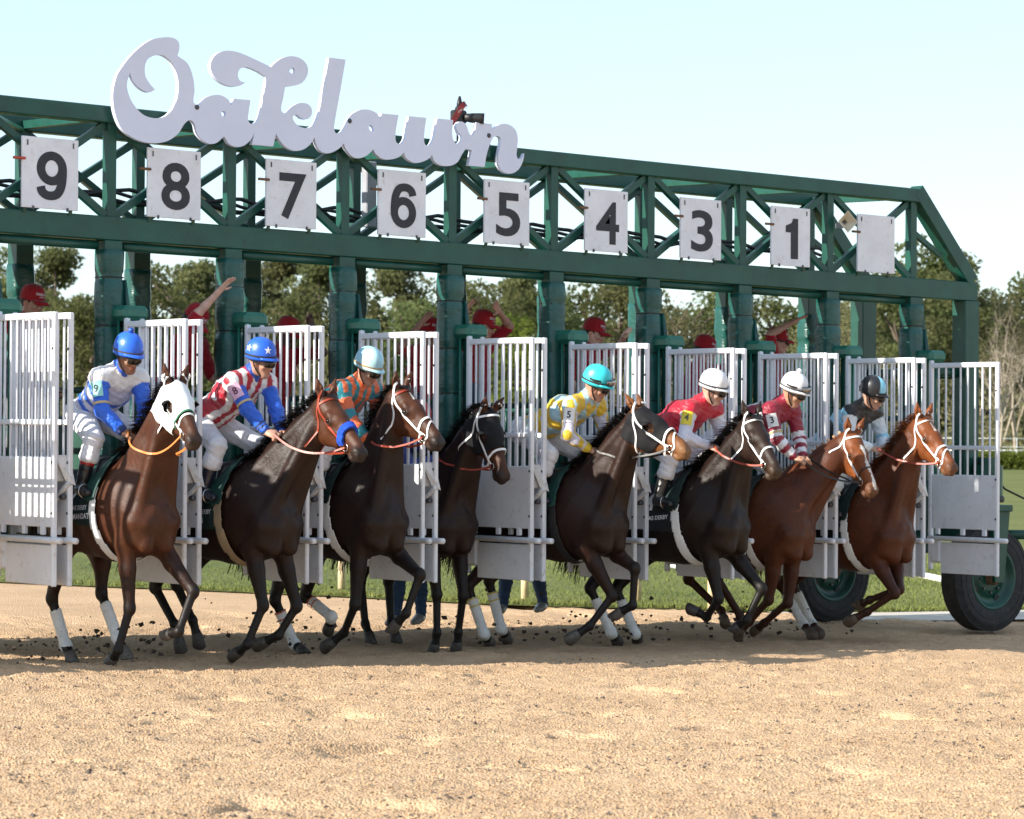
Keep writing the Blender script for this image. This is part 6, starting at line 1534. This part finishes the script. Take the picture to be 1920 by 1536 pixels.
J[6] = jockey(6, 'jockey in plain red silks with white sleeves and white helmet', (-.24, 1.31), 20, -18, -.28, .74, silks6, WB, plain_boot((.012, .012, .014), np.array((.36, .012, .02)), .34), helm_plain(W_, (.05, .05, .06)), skin=(.56, .34, .26), rein=M_strap_red)
J[7] = jockey(7, 'jockey in maroon silks with white sleeve hoops and white pompom helmet', (-.12, 1.39), 12, -22, -.09, .71, silks7, WB, plain_boot((.012, .012, .014)), helm_plain(W_, (.05, .05, .05), W_, True), skin=(.46, .25, .16), rein=M_strap_black)
def h8(P):
    def cf(A, Z): C_ = base(A, (.014, .014, .018)); a = (A + math.pi) % (2 * math.pi) - math.pi; C_[(np.abs(a + .45) < .40) & (Z > .03)] = LBLUE * (.9, 1.05, 1.05); C_[(np.abs(np.abs(a + .45) - math.pi) < .40) & (Z > .03)] = LBLUE; return C_
    P.helmet(cf, (.012, .012, .014))
J[8] = jockey(8, 'jockey in black and light blue silks with black helmet striped light blue', (-.35, 1.44), 26, -18, -.33, .86, silks8, lambda V, f: base(V, (.70, .80, .86)), plain_boot((.012, .012, .014)), h8, skin=(.50, .30, .21), rein=M_strap_red)
PW = paint('patch_white', (.74, .74, .74), .6, .03, 9, .05); PY = paint('patch_yellow', (.75, .60, .05), .6, .03, 9, .05); PT = paint('patch_aqua', (.30, .62, .62), .6, .03, 9, .05); PP = paint('patch_pink', (.70, .42, .55), .6, .03, 9, .05); PD = paint('patch_dark', (.012, .03, .03), .6, .03, 9, 0); PG = paint('patch_grey', (.10, .095, .05), .6, .03, 9, 0); PM = paint('patch_maroon', (.12, .02, .05), .6, .03, 9, 0)
for n, t, bg, fg in ((1, '9', PT, PD), (2, '8', PP, PM), (5, '5', PW, PD), (6, '4', PY, PG), (7, '3', PW, PD), (8, '1', PW, paint('patch_red', (.5, .02, .03), .6, .03, 9, 0))):
    P = J[n]; out = -P.h.L * .9 + P.h.F * .55; P.patch(t, 'R', bg, fg, .40, out)
    if n in (1, 2, 7, 8): P.armband('R', .80, M_tanband)
# white stars on the second jockey's helmet
P = J[2]
for az, el in ((-.55, .085), (.75, .09), (-2.0, .08), (2.3, .09)):
    V = []
    for k in range(10): r_ = (.034 if k % 2 == 0 else .014); a = math.pi / 2 + k * math.pi / 5; V.append((r_ * math.cos(a), r_ * math.sin(a)))
    X = []
    for u, v in V + [(0, 0)]:
        z = el + .012 + v; rad = np.interp(z, [.034, .071, .108, .138, .162], [1.05, 1.03, .96, .83, .63]) + .035; X.append(P.hd(math.cos(az + u / .12) * rad * .128 - .010, math.sin(az + u / .12) * rad * .107, z))
    mesh_obj('helmet_star', np.array(X) - P.o, [(k, (k + 1) % 10, 10) for k in range(10)], M_white_print, P.root)

# ---- gate handlers --------------------------------------------------------
RED = np.array((.36, .010, .020))
def handler(label, head, yaw, pitch, lean, wrR, wrL, poseR, poseL, feet=1.14, skin=(.50, .29, .21), vest=False, jeans=(.055, .075, .13), shades=False, hintR=None, hintL=None, bend=None, shoe=True, side=0.):
    X, y, z = head; z += gz(X); a = math.radians(yaw); f0 = np.array((math.sin(a), -math.cos(a), 0.)); l0 = np.cross((0, 0, 1.), f0); Z = np.array((0, 0, 1.))
    root = empty('person', (X, y, feet + gz(X))); tag(root, label, 'person', 'gate crew')
    pr = math.radians(pitch); g = f0 * math.cos(pr) + Z * math.sin(pr); j = {}; hx = np.array((X, y, z - .015)); j['head'] = hx; nk = hx - f0 * .055 - Z * .165; j['neck'] = nk
    j['shR'] = nk - l0 * .185 - Z * .055; j['shL'] = nk + l0 * .185 - Z * .055
    hp = nk - Z * .50 - f0 * lean - l0 * side if bend is None else np.array(bend, float); j['hipR'] = hp - l0 * .09; j['hipL'] = hp + l0 * .09
    fz = feet + gz(X)
    for sg, sd in ((-1, 'R'), (1, 'L')):
        an = np.array((hp[0], hp[1], fz + .08)) + l0 * sg * .12 + f0 * (.06 * sg) if not isinstance(shoe, tuple) else np.array(shoe[0 if sg < 0 else 1]) + (0, 0, .08)
        j['kn' + sd], j['an' + sd] = ik(j['hip' + sd], an, .43, .42, f0); j['toe' + sd] = j['an' + sd] + f0 * .17 - Z * .04
        wr, hn = (wrR, hintR) if sd == 'R' else (wrL, hintL); wr = np.array(wr, float) + (0, 0, gz(wr[0])) if wr is not None else j['sh' + sd] + l0 * sg * .08 - Z * .5 + f0 * .08
        j['el' + sd], j['wr' + sd] = ik(j['sh' + sd], wr, .31, .28, hn if hn is not None else (-Z * .8 + l0 * sg * .6 - f0 * .3))
    P = Person(j, g, Z, skin); pd = {}
    for sd, ps in (('R', poseR), ('L', poseL)):
        d = j['wr' + sd] - j['el' + sd]; pd[sd] = (ps, d, f0 * .8 - Z * .3, 1 if sd == 'R' else -1)
    P.build(root, pd, {}); lt = l0
    def cf(V, f):
        C_ = base(V, RED); ix = f.nearest(V); tg = np.array([f.p[i]['tag'] for i in ix])
        if vest: m = (tg == 'torso') & ((V - nk) @ Z < -.09); C_[m] = (.018, .020, .028); hz = (V - nk) @ Z; C_[m & (hz < -.30) & (hz > -.34)] = (.10, .10, .11); C_[(tg == 'torso') & (hz < -.43)] = RED
        return C_
    P.garment('shirt', lambda f: (P.torso(f, .010), [P.arm(f, sd, .014, 0, .92, 'a') for sd in 'RL'], f.cone(nk - Z * .02, nk + Z * .03, .068, .062, .02, 'c', tag='collar')), M_cotton, cf)
    P.garment('jeans', lambda f: (f.cone(hp, hp + (nk - hp) * .18, .125, .12, .04, 0, lt, 1.2), [P.legs(f, sd, .012, 0, 1.97, 0) for sd in 'RL']), M_denim, jeans)
    for bs in 'RL': P.garment('shoe', lambda f: P.foot(f, bs, .008, 0), M_boot, (.30, .29, .28) if jeans[2] > .12 else (.03, .028, .027), fold=.001)
    P.cap()
    if shades: P.goggles('sunglasses', 0., M_lens)
    else: P.eyes()
    return P
handler('gate handler in red shirt and dark vest standing at the far left, one hand lowered', (.24, .7, 3.0), 22, -14, .06, (.16, .42, 2.06), None, 'relax', 'relax', vest=True, jeans=(.16, .17, .19), skin=(.44, .25, .18))
handler('gate handler left of board eight post with face down and one arm flung up right', (1.53, .15, 2.88), 30, -42, .25, (1.58, -.20, 3.13), (1.80, .0, 2.35), 'open', 'relax', hintR=(-.6, .2, .5), skin=(.60, .38, .30))
handler('dark-armed gate handler under board seven with cap just above the white door', (2.80, .6, 2.84), 20, -20, .12, (2.22, .45, 2.60), (2.90, .36, 2.86), 'relax', 'relax', skin=(.10, .05, .035))
handler('gate handler half hidden by the post between boards six and five, hand raised', (4.50, .75, 2.92), 15, -10, .08, (4.20, .5, 2.94), None, 'open', 'relax', hintR=(-1, 0, -.6), skin=(.40, .22, .16))
handler('gate handler under board five waving both arms above his cap', (4.96, .5, 3.0), 30, -12, .04, (4.66, .42, 3.08), (5.00, .32, 3.10), 'open', 'open', hintR=(-1, 0, .0), hintL=(1., .1, -.15), skin=(.50, .28, .21))
handler('gate handler under board four reaching one bent hand forward', (6.32, .5, 2.99), 30, -14, .10, None, (6.38, .12, 2.93), 'relax', 'relax', hintL=(.9, .2, -.5), skin=(.62, .40, .31))
handler('gate handler under board three leaning with one arm stretched to the right', (7.76, .5, 2.88), 34, -18, .16, (7.62, .1, 2.30), (8.10, .16, 2.83), 'relax', 'relax', hintL=(.2, .2, -1), skin=(.60, .38, .30))
handler('gate handler under board one in sunglasses with one arm raised high', (9.04, .8, 3.02), 52, -6, .05, (8.97, .50, 3.18), None, 'open', 'relax', shades=True, hintR=(-.4, .3, -.5), skin=(.52, .30, .23))
handler('gate handler on the ground in blue jeans bent behind the horse with red browband', (4.62, 1.25, 1.42), -60, -50, 0, (4.5, 1.0, .95), (4.7, .95, .95), 'relax', 'relax', feet=0., jeans=(.05, .10, .20), bend=(4.98, 1.62, .88), shoe=((4.75, 1.62, gz(4.8)), (5.12, 1.70, gz(5.1))))
handler('gate handler on the ground in blue jeans bent behind the open door of stall five', (6.05, 1.35, 1.40), -60, -50, 0, (5.9, 1.1, .95), (6.1, 1.05, .95), 'relax', 'relax', feet=0., jeans=(.045, .085, .17), bend=(6.48, 1.80, .90), shoe=((6.13, 1.73, gz(6.1)), (6.84, 1.89, gz(6.8))))
# ---------------------------------------------------------------- clods flung up by the hooves
rg = np.random.default_rng(21); M_clod = paint('dark_clod', (.055, .038, .026), .95, .3, 30, .4)
for n, cnt in ((1, 90), (2, 40), (3, 70), (4, 20), (5, 60), (6, 110), (7, 60), (8, 40)):
    h = HORSES[n]; V = []; Fc = []
    for hf in ('RH', 'LH'):
        c = np.array(h.sp[hf][3])
        for k in range(int(cnt * .75)):
            d = np.array((rg.normal(0, .28), rg.normal(.25, .28), abs(rg.normal(0, .17)))); q = c + d; q[2] = max(q[2], gz(q[0]) + .01)
            clod(rg, q, .005 + .030 * rg.random() ** 3.2, V, Fc)
    o = mesh_obj('flying_clods', V, Fc, M_clod); 
    tag(o, 'spray of dark dirt clods flung up behind the hind hooves of the ' + {1: 'horse in white hood', 2: 'horse with blue noseband', 3: 'horse with red browband', 4: 'near-black horse', 5: 'horse with tan muzzle', 6: 'dark brown horse', 7: 'horse with braided mane', 8: 'rightmost horse'}[n], 'dirt clods', kind='stuff')
